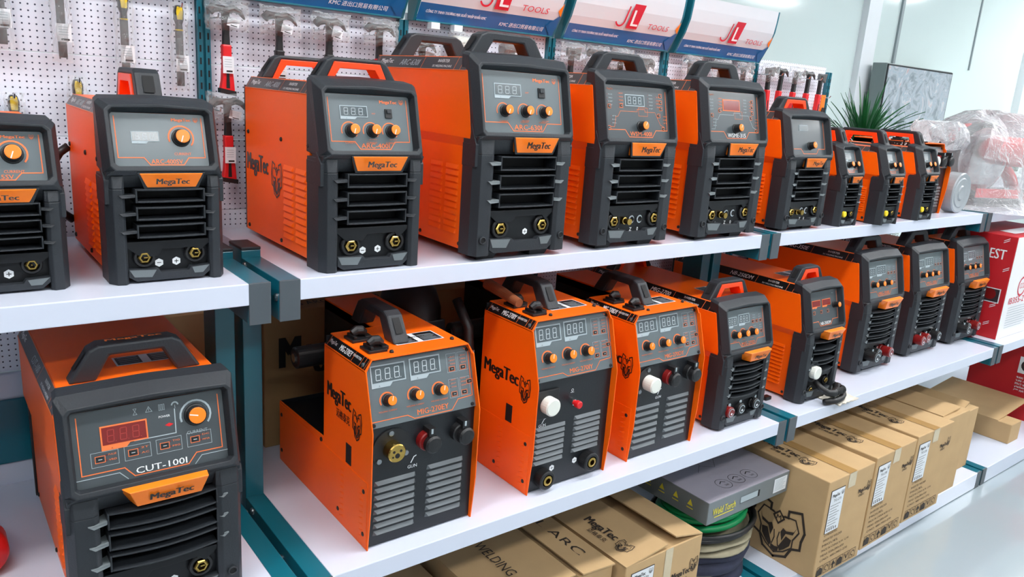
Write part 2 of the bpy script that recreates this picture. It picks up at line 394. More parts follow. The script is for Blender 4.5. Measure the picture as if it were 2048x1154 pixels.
# ------------------------------------------------------------------ the big plastic-front welding machine
def fill_panel(root, fr, W, Hh, kind, model):
    """control panel face: fr origin = lower left of the opening"""
    p = MB()
    dark = kind in ('wsm', 'wsme', 'nb', 'cut', 'film')
    p.rect(fr, 0, W, 0, Hh, 0, 'panel_dark' if dark else 'panel_grey')
    e = W*.035; lw = .0016 if W > .12 else .0012
    by = Hh*.17; bx0 = W*.30; bx1 = W*.78
    lm = 'orange_print'
    p.stroke(fr, [(e, Hh*.93), (e, by), (bx0, by), (bx0+W*.06, Hh*.035), (bx1-W*.06, Hh*.035), (bx1, by), (W-e, by), (W-e, Hh*.93)], lw, .0005, lm)
    tm = 'print_white' if kind in ('cut', 'wsme', 'nb') else lm
    if model: p.text(fr, model, W*.54, Hh*.055, Hh*.085, tm, w=W*.34, align='C', bold=.010)
    if kind == 'cut':
        p.stroke(fr, [(0, by-.006), (bx0-.008, by-.006), (bx0+W*.05-.008, Hh*.015)], .0012, .0006, 'print_grey')
        p.stroke(fr, [(W, by-.006), (bx1+.008, by-.006), (bx1-W*.05+.008, Hh*.015)], .0012, .0006, 'print_grey')
        for i, k in enumerate((.40, .49, .575, .665)):
            x = W*k; y = Hh*.885; r = Hh*.04
            if i == 1: p.stroke(fr, [(x-r, y-r*.8), (x+r, y-r*.8), (x, y+r)], .0008, .0006, 'print_grey', True); p.stroke(fr, [(x, y-r*.4), (x, y+r*.4)], .0008, .0006, 'print_grey')
            elif i == 2:
                for q in (-1, 0, 1): p.stroke(fr, [(x+q*r*.7-r*.2, y-r), (x+q*r*.7+r*.2, y-r), (x+q*r*.7+r*.2, y+r), (x+q*r*.7-r*.2, y+r)], .0006, .0006, 'print_grey', True)
            elif i == 3: p.arc(fr, x, y, r, 0, 180, r*.5, .0006, 'print_grey'); p.stroke(fr, [(x, y), (x, y-r)], .0007, .0006, 'print_grey')
            else: p.stroke(fr, [(x-r*.6, y-r), (x+r*.6, y-r), (x-r*.5, y+r), (x+r*.5, y+r)], .0007, .0006, 'print_grey', True)
        p.text(fr, 'POWER', W*.55, Hh*.74, Hh*.03, 'print_white')
        p.stroke(fr, [(W*.66, Hh*.83), (W*.655, Hh*.50), (W*.38, Hh*.50)], .0016, .0006, 'print_grey')
        p.poly(fr, [(W*.585, Hh*.63), (W*.615, Hh*.655), (W*.645, Hh*.63), (W*.615, Hh*.605)], .0006, 'red_plastic')
        dial_marks(p, fr, W*.80, Hh*.70, .0155, 'print_grey')
        for i in range(4):
            x0 = W*(.10+i*.208); y0 = Hh*.25+i*Hh*.005
            p.stroke(fr, [(x0, y0), (x0+W*.17, y0), (x0+W*.17, y0+Hh*.19), (x0, y0+Hh*.19)], .0007, .0006, 'print_grey', True)
            led_list(p, fr, x0+W*.095, y0+Hh*.14, 2, Hh*.07, W*.05, seed=i*3)
    if kind in ('wsm', 'wsme'):
        y1 = Hh*.52
        p.stroke(fr, [(W*.08, Hh*.22), (W*.14, Hh*.22), (W*.17, y1*.8), (W*.2, y1*.8), (W*.24, y1), (W*.5, y1), (W*.5, y1+.006), (W*.62, y1+.006), (W*.62, y1), (W*.78, y1), (W*.86, Hh*.28), (W*.92, Hh*.24)], .0008, .0006, lm if kind == 'wsm' else 'print_grey')
        p.stroke(fr, [(W*.52, y1-.01), (W*.66, y1-.01), (W*.66, y1+.01), (W*.52, y1+.01)], .0007, .0006, lm, True)
        for (a, b, n, s) in ((.06, .82, 4, 0), (.22, .85, 5, 1), (.68, .85, 5, 2), (.80, .82, 4, 3), (.1, .42, 3, 4), (.9, .45, 3, 5)):
            led_list(p, fr, W*a, Hh*b, n, Hh*.065, W*.06, lm if s % 2 else 'print_grey', s)
        p.text(fr, 'MegaTec', W*.06, Hh*.90, Hh*.04, lm)
    if kind in ('sv', 'arc'):
        brand(p, fr, W*.74, Hh*.86, Hh*.055, lm, w=W*.21); lion(p, fr, W*.90, Hh*.89, Hh*.045, lm, fine=False)
    if kind == 'sv':
        dial_marks(p, fr, W*.72, Hh*.55, .013, lm)
    if kind == 'arc':
        for k in (.25, .50, .73): dial_marks(p, fr, W*k, Hh*.36, .0105, lm)
        p.text(fr, 'OCP', W*.53, Hh*.66, Hh*.025, lm); p.text(fr, 'ARC FORCE', W*.47, Hh*.20, Hh*.02, lm); p.text(fr, 'HOT START', W*.72, Hh*.20, Hh*.02, lm)
    if kind == 'mig':
        for k in (.2, .42, .64): dial_marks(p, fr, W*k, Hh*.37, .0085, lm)
        for a, b in ((.68, .78), (.83, .78), (.68, .50), (.84, .50)): led_list(p, fr, W*a, Hh*b, 3, Hh*.06, W*.07, 'print_grey', int(a*10))
    if kind == 'small':
        p.text(fr, 'MOS-250', W*.5, Hh*.07, Hh*.07, lm, w=W*.4, align='C')
    if kind == 'nb':
        p.text(fr, 'MIG', W*.8, Hh*.88, Hh*.03, 'print_grey'); p.text(fr, 'SYN', W*.22, Hh*.52, Hh*.02, 'print_grey')
    po = p.build('control_panel', root)
    if kind == 'sv':
        display(root, fr, W*.19, Hh*.47, W*.29, Hh*.19, n=3); knob(root, fr, W*.72, Hh*.55, .0125, .013, -110)
    elif kind == 'arc':
        display(root, fr, W*.16, Hh*.60, W*.32, Hh*.20, n=3)
        b = MB(); b.fbox(fr, W*.69, W*.77, Hh*.60, Hh*.76, 0, .003, 'black_rubber'); b.fbox(fr, W*.705, W*.755, Hh*.68, Hh*.745, .003, .006, 'black_plastic'); b.build('rocker_switch', root)
        for k in (.27, .52, .75): knob(root, fr, W*k, Hh*.36, .0105, .018, -110)
    elif kind == 'wsm':
        display(root, fr, W*.32, Hh*.62, W*.30, Hh*.22, tab=False); knob(root, fr, W*.54, Hh*.24, .0105, .018, 60)
        for a, b in ((.08, .60), (.26, .62), (.88, .85), (.88, .72), (.88, .60), (.84, .46), (.06, .2), (.9, .2)): button(root, fr, W*a, Hh*b, .009, .009)
    elif kind == 'wsme':
        display(root, fr, W*.30, Hh*.60, W*.32, Hh*.24, red=True, tab=False, seg=False); knob(root, fr, W*.52, Hh*.24, .0105, .02, 60)
        for a, b in ((.24, .60), (.86, .82), (.86, .70), (.86, .58), (.1, .5), (.83, .47), (.92, .2)): button(root, fr, W*a, Hh*b, .009, .009)
    elif kind == 'film':
        display(root, fr, W*.28, Hh*.68, W*.24, Hh*.16, tab=False, seg=False); knob(root, fr, W*.55, Hh*.26, .0105, .018, 60)
    elif kind == 'small':
        display(root, fr, W*.1, Hh*.58, W*.55, Hh*.28, seg=False); 
        for k in (.42, .82): knob(root, fr, W*k, Hh*.36, .0085, .016, 60)
    elif kind == 'mig':
        display(root, fr, W*.05, Hh*.60, W*.24, Hh*.22); display(root, fr, W*.33, Hh*.62, W*.28, Hh*.24)
        for k in (.2, .42, .64): knob(root, fr, W*k, Hh*.37, .0095, .018, 60)
        for a, b in ((.70, .62), (.80, .62), (.90, .62), (.70, .32), (.80, .32), (.90, .34)): button(root, fr, W*a, Hh*b, .009, .008)
    elif kind == 'nb':
        display(root, fr, W*.12, Hh*.58, W*.28, Hh*.18, red=True, seg=False); display(root, fr, W*.46, Hh*.58, W*.28, Hh*.18, red=True, seg=False)
        knob(root, fr, W*.86, Hh*.56, .0085, .02, 60)
        for a in (.18, .42, .64): button(root, fr, W*a, Hh*.42, .010, .009)
    elif kind == 'cut':
        display(root, fr, W*.17, Hh*.50, W*.30, Hh*.27, red=True); knob(root, fr, W*.80, Hh*.70, .015, .012, 165)
        for i in range(4): button(root, fr, W*(.155+i*.208), Hh*.345+i*Hh*.004, .014, .010)

def machine_a(name, label, loc, w, H, L, rotz=0, wide=False, foot=0.0, nl=3, panel='arc', model='', handles=(), sockets='arc', badge3d=False, side_text=None, top_text='INVERTER', stripe='grey', group=None, side_logo=False, curved=False, cord=False):
    R = thing(name, label, 'welding machine', loc, rotz, group)
    B = 'black_plastic'
    zl = .60*H; dy = .040; tilt = Vector((0, dy, H-zl)); SL = tilt.length
    z0 = foot
    # --- orange body shell
    ch = .024*H/.36; ci = .014
    ins = .010 if wide else .0
    zb = z0+(.004 if wide else .013)
    yb = .058
    if wide:
        sec_lo = [(ins, zb), (w-ins, zb), (w-ins, zl-.01), (ins, zl-.01)]
        zt = .56*H
        up = [(ins, zt-.004), (0, zt+.016), (0, H-ch-.012), (ci, H-.012), (w-ci, H-.012), (w, H-ch-.012), (w, zt+.016), (w-ins, zt-.004)]
        m = MB(); m.prism(F((0, L, 0), X, Z), sec_lo, 0, L-.060, 'orange'); m.build('lower_shell', R, bevel=.0015)
        m = MB(); m.prism(F((0, L, 0), X, Z), up, .0, L-.036, 'orange')
        m.v = [(a, (.030+max(0, c-zl)/(H-zl)*.034) if b < .04 else b, c) for a, b, c in m.v]; m.build('upper_shell', R, bevel=.0015)
        yf = .062; ztop = H-.012
    else:
        sec = [(.004, zb), (w-.004, zb), (w-.004, H-ch-.012), (ci+.004, H-.012), (w-ci-.004, H-.012), (w-.004, H-ch-.012)]
        sec = [(.004, zb), (.004, H-ch-.012), (ci+.004, H-.012), (w-ci-.004, H-.012), (w-.004, H-ch-.012), (w-.004, zb)][::-1]
        m = MB(); m.prism(F((0, L, 0), X, Z), sec, 0, L-.070, 'orange'); m.build('shell', R, bevel=.0015)
        yf = .070; ztop = H-.012
    # --- stripe along the chamfer, with its printing
    sx = 0 if wide else .004
    A = Vector((sx, L, ztop-ch)); Bv = Vector((sx+ci, L, ztop)); sd = (Bv-A); sw = sd.length
    fr = F(A, -Y, sd); fr.N = fr.U.cross(fr.V)
    ln = L-yf-.001
    st = MB(); sm = 'stripe_grey' if stripe == 'grey' else 'stripe_black'
    st.rect(fr, .004, ln, sw*.06, sw*.96, .0012, sm)
    st.stroke(fr, [(.004, sw*.04), (ln, sw*.04)], .0012, .0016, 'orange_print'); st.stroke(fr, [(.004, sw*.98), (ln, sw*.98)], .0012, .0016, 'orange_print')
    for q in (.012, ln-.15*H/.36, ln-.045, ln-.022): st.stroke(fr, [(q, 0), (q+.004, sw)], .0012, .0018, 'orange_print')
    st.text(fr, 'INVERTER', ln-.095, sw*.55, sw*.22, 'print_white', d=.0018, align='C'); st.text(fr, 'DC WELDING MACHINE', ln-.095, sw*.2, sw*.16, 'print_white', d=.0018, align='C', w=.075)
    if side_text: st.text(fr, side_text, ln-.16*H/.36, sw*.26, sw*.46, 'print_grey' if stripe == 'grey' else 'print_white', d=.0018, align='R', shear=.3, bold=.010)
    st.text(fr, 'MegaTec', .03, sw*.28, sw*.46, 'print_white', d=.0018, shear=.2, bold=.012)
    st.build('stripe', R)
    # --- side louvres and screws
    sidef = LEFT(sx if not wide else ins, 0, 0)
    for sidei in (0, 1):
        fr = F((sx if not wide else ins, 0, 0), -Y, Z) if sidei == 0 else F((w-(sx if not wide else ins), 0, 0), Y, Z)
        sg = -1 if sidei == 0 else 1
        zt_ = (.50*H if wide else .56*H); n = 11
        for c0 in ((.085, .135), (.148, .198)) if H > .3 else ((.07, .11),):
            lv = MB()
            for i in range(n):
                z = z0+.035+i*(zt_-z0-.05)/n; a, b = sg*c0[0], sg*c0[1]
                if a > b: a, b = b, a
                lv.add([fr.p(a, z, 0), fr.p(b, z, 0), fr.p(b, z+.010, 0), fr.p(a, z+.010, 0), fr.p(a+.004, z+.001, .0035), fr.p(b-.004, z+.001, .0035)],
                       [(0, 1, 5, 4), (4, 5, 2, 3), (0, 4, 3), (1, 2, 5)], 'orange')
            lv.build('side_louvers', R)
        for (yy, zz) in ((.07, zb+.012), (.5*L, zb+.012), (L-.02, zb+.012), (.075, zt_+.03), (.5*L, zt_+.03), (L-.02, zt_+.03)):
            if wide and zz > zt_: continue
            screw(R, fr, sg*yy, zz, .0045)
    if side_logo:
        g = MB(); fr = LEFT(.004, 0, 0); lg = 'stripe_grey'
        brand(g, fr, -(L-.012), .36*H+.02, .036, lg, w=.125, align='L', d=.001); lion(g, fr, -(L-.185), .35*H+.02, .036, lg, d=.001, sx=.8)
        g.build('side_logo', R)
    # --- front bezel around the control panel
    ox = .020; o0 = .07; o1 = .86
    pf = F((0, 0, zl), X, tilt)     # slanted plane
    def ring(x0, x1, s0, s1, d, c, arch=0, dd=None):
        pts = [(x0+c, s0), (x1-c, s0), (x1, s0+c), (x1, s1-c), (x1-c, s1), ((x0+x1)/2, s1+arch), (x0+c, s1), (x0, s1-c), (x0, s0+c)]
        return [pf.p(a, b, d) for a, b in pts]
    def ringy(x0, x1, za, zb_, y, c, arch=0):
        pts = [(x0+c, za), (x1-c, za), (x1, za+c), (x1, zb_-c), (x1-c, zb_), ((x0+x1)/2, zb_+arch), (x0+c, zb_), (x0, zb_-c), (x0, za+c)]
        return [Vector((a, y, b)) for a, b in pts]
    m = MB()
    R0 = ringy(.003, w-.003, zl, H, .082, .006, .003)
    R1 = ring(0, w, 0, SL, -.016, .006, .003)
    R1[0] = pf.p(.004, 0, -.004); R1[1] = pf.p(w-.004, 0, -.004)
    R2 = ring(.009, w-.009, .006, SL-.019*H/.36, .004, .008, .004)
    R3 = ring(.015, w-.015, .014, SL-.023*H/.36, .003, .006, .003)
    R4 = ring(.020, w-.020, .016, SL-.027*H/.36, -.014, .003, .001)
    m.loft([R0, R1, R2, R3, R4], B)
    m.add(R0, [tuple(range(9))[::-1]], B)
    # chin below the lip, same plastic as the bezel
    chin = .075*H
    xc = .0025; m.add([(xc, .004, zl+.004), (w-xc, .004, zl+.004), (w-xc, .020, zl-chin), (xc, .020, zl-chin), (xc, .056, zl+.004), (w-xc, .056, zl+.004), (w-xc, .056, zl-chin), (xc, .056, zl-chin)],
          [(0, 3, 2, 1), (0, 4, 7, 3), (1, 2, 6, 5), (3, 7, 6, 2), (4, 5, 6, 7)], B)
    m.build('front_bezel', R, bevel=.0012)
    PW = w-.040; PH = SL-.027*H/.36-.016
    fill_panel(R, pf.sub(.020, .016, -.0135), PW, PH, panel, model)
    # --- brand badge
    bd = MB(); b0 = (.30 if panel == 'cut' else .38 if badge3d else .345 if wide else .27)*w; b1 = (.77 if panel == 'cut' else .84 if badge3d else .80)*w; bh = .065*H
    za = zl+.020*H
    zt2 = .004 if badge3d else .002
    fv = [(b0, -.004, za-.004), (b1, -.004, za-.004), (b1-.010, .004, za-bh-.008), (b0+.012, .004, za-bh-.008)]
    bk = [(b0-.004, .0155, za+zt2), (b1+.004, .0155, za+zt2), (b1-.010, .018, za-bh-.008), (b0+.012, .018, za-bh-.008)]
    bd.add(fv+bk, [(0, 3, 2, 1), (4, 0, 1, 5), (0, 4, 7, 3), (1, 2, 6, 5), (3, 7, 6, 2), (4, 5, 6, 7)], 'orange_plastic')
    if badge3d:
        fv = [(b0+.006, -.016, za-.003), (b1, -.016, za-.003), (b1-.010, -.006, za-bh-.008), (b0+.018, -.006, za-bh-.008)]
        bk = [(b0-(.014 if panel == 'cut' else .030), .0150, za+zt2), (b1+.002, .0150, za+zt2), (b1-.010, .018, za-bh-.008), (b0+.012, .018, za-bh-.008)]
        bd = MB(); bd.add(fv+bk, [(0, 3, 2, 1), (4, 0, 1, 5), (0, 4, 7, 3), (1, 2, 6, 5), (3, 7, 6, 2), (4, 5, 6, 7)], 'orange_plastic')
    q_ = .004; up_ = [(a+(-q_ if i in (0, 3) else q_), b+.0012 if i < 4 else b, c+(q_*.3 if i % 4 in (0, 1) else -q_)) for i, (a, b, c) in enumerate(fv+bk)]
    MB().add(up_, [(0, 3, 2, 1), (4, 0, 1, 5), (0, 4, 7, 3), (1, 2, 6, 5), (3, 7, 6, 2), (4, 5, 6, 7)], B).build('badge_mount', R, bevel=.001) if not badge3d else None
    bo = bd.build('badge', R, bevel=.001)
    tf = F((0, -.0045, za-bh-.006), X, Vector((0, -.008, bh))) if not badge3d else F((.006, -.0068, za-bh-.006), X, Vector((0, -.010, bh)))
    t = MB(); brand(t, tf, (b0+b1)/2, bh*.30, bh*.50, 'stripe_grey' if not wide else 'print_black', w=(b1-b0)*.52, d=.0015); t.build('badge_lettering', bo)
    # --- columns, cavity, louvre frames
    cw = .17*w if wide else .15*w; ztopc = zl-chin+.004
    for q in (0, 1):
        c = MB()
        bk_ = .058 if wide else .074
        P = [(0, bk_), (0, .020), (.010, .002), (cw*.82, 0), (cw, .006), (cw, .045), (cw*.5, bk_)]
        if q: P = [(w-a, b) for a, b in P][::-1]
        fr = F((0, 0, 0), X, Y)
        c.prism(fr, P, z0, ztopc-.004, B)
        n_ = len(P); o_ = len(c.v); c.prism(fr, P, ztopc-.004, zl-.002, B); c.v = c.v[:o_]+[(a, max(b, .0065) if d_ > zl-.01 else b, d_) for a, b, d_ in c.v[o_:]]
        # shoulder rising beside the bezel
        xo = -.0008 if q == 0 else w-.0102
        c.prism(F((xo, 0, 0), Y, Z), [(.010, ztopc-.03), (.010, zl-chin*.4), (.030, zl+.030 if wide else zl+.01), (.034, .56*H+.006), (bk_+.001, .56*H+.006), (bk_+.001, ztopc-.03)], 0, .011, B)
        if wide and H > .3:
            hx = cw*.5 if q == 0 else w-cw*.5
            c.cyl(FRONT(0, 0, 0), hx, z0+.035, [(.0085, -.001), (.0085, .003), (.006, .0035), (.0055, .0012)], B, 16, 'dark_cavity')
        c.build('front_column', R, bevel=.0015)
    zc0 = .245*H+z0*.5; zc1 = ztopc
    m = MB(); m.box(cw*.5, w-cw*.5, .046, .06, z0+.01, ztopc+.01, 'dark_cavity'); m.build('inner_wall', R)
    pit = (zc1-zc0)/nl; fx0 = (.22 if curved else .25)*w; fx1 = w-(.17 if curved else .19)*w
    for i in range(nl):
        zt = zc1-.006*H/.36-i*pit; zbn = zt-pit*.76; f = MB()
        k = .003 if H > .3 else .0022
        bow = .010 if curved else .003
        N = 6
        def slab(za_, zb2_):
            vs = []; 
            for j in range(N+1):
                u = j/N; x = fx0+(fx1-fx0)*u; yy = -bow*math.sin(PI*u)+.004
                vs += [(x, yy, za_), (x, yy, zb2_), (x, .045, za_), (x, .045, zb2_)]
            fs = []
            for j in range(N):
                a = 4*j; b = a+4; fs += [(a, b, b+1, a+1), (a+1, b+1, b+3, a+3), (a+2, a+3, b+3, b+2), (a, a+2, b+2, b)]
            fs += [(0, 1, 3, 2), (4*N, 4*N+2, 4*N+3, 4*N+1)]
            f.add(vs, fs, B)
        slab(zt-k, zt); slab(zbn, zbn+k)
        f.box(fx0-k, fx0, .004, .045, zbn, zt, B); f.box(fx1, fx1+k, .004, .045, zbn, zt, B)
        zm = (zt+zbn)/2
        for (xa, xb, xt) in ((cw*.78, fx0-k, cw*.60), (w-cw*.78, fx1+k, w-cw*.60)):
            ka = .0030*H/.36; xin = xb
            f.add([(xt, -.0035, zm+ka), (xb, .004, zm+ka), (xb, .004, zm-ka), (xa, -.0035, zm-ka), (xt, .012, zm+ka), (xb, .03, zm+ka), (xb, .03, zm-ka), (xa, .012, zm-ka)],
                  [(0, 3, 2, 1), (0, 1, 5, 4), (3, 7, 6, 2), (4, 5, 6, 7), (0, 4, 7, 3), (1, 2, 6, 5)], 'light_plastic' if wide else B)
        f.build('louver_frame', R, bevel=.0008)
    # --- lower socket panel
    m = MB(); m.box(cw*.8, w-cw*.8, .018, .05, z0+.012, zc0-.004, 'black_smooth')
    zr = zc0-.004; fr = FRONT(0, .018, 0)
    m.prism(fr, [(cw, zr), (cw, zr-.010), (cw+.02, zr-.026), (.40*w, zr-.026), (.44*w, zr-.014), (.72*w, zr-.014), (.75*w, zr-.024), (w-cw-.02, zr-.024), (w-cw, zr-.008), (w-cw, zr)], 0, .010, 'black_smooth')
    zg = z0+.03*H/.36
    m.prism(fr, [(cw, zg), (cw, z0+.012), (cw+.012, z0+.004), (w-cw-.012, z0+.004), (w-cw, z0+.014), (w-cw, zg), (.68*w, zg-.002), (.66*w, zg-.008), (.42*w, zg-.008), (.40*w, zg-.002)], 0, .014, B)
    m.build('socket_panel', R, bevel=.001)
    f2 = FRONT(0, .018-.0142, 0); ac = MB(); ac.poly(f2, [(cw+.001, zg-.001), (cw+.008, zg-.016*H/.36), (.34*w, zg-.018*H/.36), (.38*w, zg-.003)], .0006, 'light_plastic')
    ac.build('accent_strip', R); ac = MB(); ac.poly(f2, [(.69*w, zg-.003), (.71*w, zg-.016*H/.36), (w-cw-.012, zg-.016*H/.36), (w-cw-.001, zg-.001)], .0006, 'light_plastic')
    ac.build('accent_strip', R)
    sf = FRONT(0, .018, 0); zs = z0+.102*H+.012; k = H/.36; SR = .0205*k*(.9 if wide else 1)
    if sockets == 'arc':
        socket(R, sf, .29*w, zs, SR); socket(R, sf, .73*w, zs+.003, SR)
        if not wide: hexlabel(R, sf, .42*w, zs-.012, .0075, '-')
        hexlabel(R, sf, .57*w, zs-.011, .0075, '+')
    elif sockets == 'wsm':
        socket(R, sf, .26*w, zs, SR); socket(R, sf, .80*w, zs+.003, SR)
        g = MB(); g.cyl(sf, .405*w, zs, [(.009, 0), (.009, .008), (.007, .009), (.007, .018), (.008, .019), (.008, .024), (.004, .024)], 'brass', 12); g.build('gas_fitting', R)
        for a in (.50, .61):
            g = MB(); g.cyl(sf, a*w, zs+.002, [(.010, 0), (.010, .005), (.007, .006), (.0065, .002)], 'chrome', 16, 'dark_cavity'); g.build('pin_connector', R)
        g = MB()
        for a, t in ((.36, '|'), (.5, 'Z'), (.6, '0')): g.text(sf, t, a*w, zs-.028, .009, 'print_white')
        g.text(sf, '+', .80*w, zs+.022, .008, 'print_white'); g.build('socket_markings', R)
    elif sockets == 'small':
        g = MB(); g.cyl(sf, .30*w, zs, [(.010, 0), (.010, .016), (.008, .018)], 'yellow', 14); g.build('yellow_cap', R)
        socket(R, sf, .72*w, zs, .013)
        g = MB(); g.cyl(sf, .50*w, zs, [(.006, 0), (.006, .004), (.004, .001)], 'chrome', 12, 'dark_cavity'); g.build('pin_connector', R)
    elif sockets in ('plugs', 'plugs_red', 'plugs_mix'):
        cfg = {'plugs': ((.20, 'dark_red', .030), (.44, 'black_rubber', .026), (.78, 'black_rubber', .022)),
               'plugs_mix': ((.28, 'black_rubber', .06), (.48, 'black_rubber', .035), (.72, 'dark_red', .05)),
               'plugs_red': ((.28, 'dark_red', .05), (.50, 'dark_red', .04), (.80, 'black_rubber', .045))}[sockets]
        for a, mt_, d in cfg:
            d *= .8; g = MB(); rr = .0185 if sockets != 'plugs' else .016
            g.cyl(sf, a*w, zs, [(rr*1.1, 0), (rr*1.1, .006), (rr, .008), (rr, d), (rr*.9, d+.003)], mt_, 20)
            fo = sf.sub(a*w, zs, d+.003); g.arc(fo, 0, 0, rr*.72, 20, 340, rr*.16, .0006, 'print_grey'); g.disc(fo, 0, -rr*.2, rr*.22, .0008, 'print_white', 8)
            g.cyl(sf, a*w+.004, zs+rr*1.1, [(.006, 0), (.006, d*.6), (.004, d*.6)], 'chrome', 10)
            g.build('cable_plug', R)
    elif sockets == 'nb':
        g = MB(); x0, zq = .30*w, zs+.045; g.cyl(sf, x0, zq, [(.034, 0), (.034, .012), (.028, .014), (.024, .004)], B, 24)
        go = g.build('torch_connector', R)
        g = MB(); g.cyl(sf, x0, zq, [(.021, .002), (.021, .028), (.018, .030), (.012, .030)], 'white_plastic', 20); g.build('connector_cap', go)
        socket(R, sf, .34*w, zs-.020, .015); socket(R, sf, .74*w, zs+.0, .015)
    if foot:
        for (a, b) in ((.10, .045), (.66, .045), (.10, L-.05), (.70, L-.05)):
            g = MB(); x0 = a*w; g.add([(x0, b-.02, 0), (x0+.045, b-.02, 0), (x0+.045, b+.02, 0), (x0, b+.02, 0), (x0-.006, b-.028, foot+.01), (x0+.055, b-.028, foot+.01), (x0+.055, b+.025, foot+.01), (x0-.006, b+.025, foot+.01)],
                  [(0, 3, 2, 1), (4, 5, 6, 7), (0, 1, 5, 4), (1, 2, 6, 5), (2, 3, 7, 6), (3, 0, 4, 7)], 'black_rubber'); g.build('foot', R, bevel=.001)
    else:
        for (a, b) in ((.12, .42*L), (.75, .42*L), (.12, L-.05), (.75, L-.05)):
            g = MB(); g.box(a*w, a*w+.03, b, b+.03, 0, zb+.002, 'black_rubber'); g.build('foot', R)
    if badge3d and H < .42:
        g = MB(); tf = TOP(0, 0, H-.012); a0 = .42*w
        g.rect(tf, a0, a0+.10, .17, .215, .0008, 'label_paper'); g.rect(tf, a0+.003, a0+.042, .173, .212, .0012, 'stripe_black'); g.rect(tf, a0+.056, a0+.097, .173, .212, .0012, 'stripe_black')
        for i in range(4): g.rect(tf, a0+.007, a0+.038, .178+i*.009, .180+i*.009, .0016, 'print_grey'); g.rect(tf, a0+.060, a0+.092, .178+i*.009, .180+i*.009, .0016, 'print_grey')
        g.build('warning_sticker', R)
    # --- back plate and handles
    m = MB(); m.box(.006, w-.006, L, L+.012, zb, H-.03, 'black_metal'); m.build('rear_plate', R, bevel=.001)
    zt = H-.013
    for hd in handles:
        kind, cy, span, hh, th, org, txt = hd
        if kind == 'x': arch_handle(R, (w*.5, cy, zt), span, hh, th, 'x', org, txt, slope=.036*H/.36, leg=.036*H/.36)
        else: arch_handle(R, (w*.52, cy, zt), span, hh, th, 'y', org, txt, slope=.03, leg=.04)
    if cord:
        g = MB(); g.tube([(.002, L-.01, .64*H), (-.014, L-.01, .60*H), (-.028, L-.005, .52*H), (-.034, L, .42*H), (-.030, L, .31*H), (-.018, L+.004, .22*H), (.004, L+.01, .16*H)], .008, 'black_rubber', 10)
        g.build('power_cord', R, smooth=True)
    return R

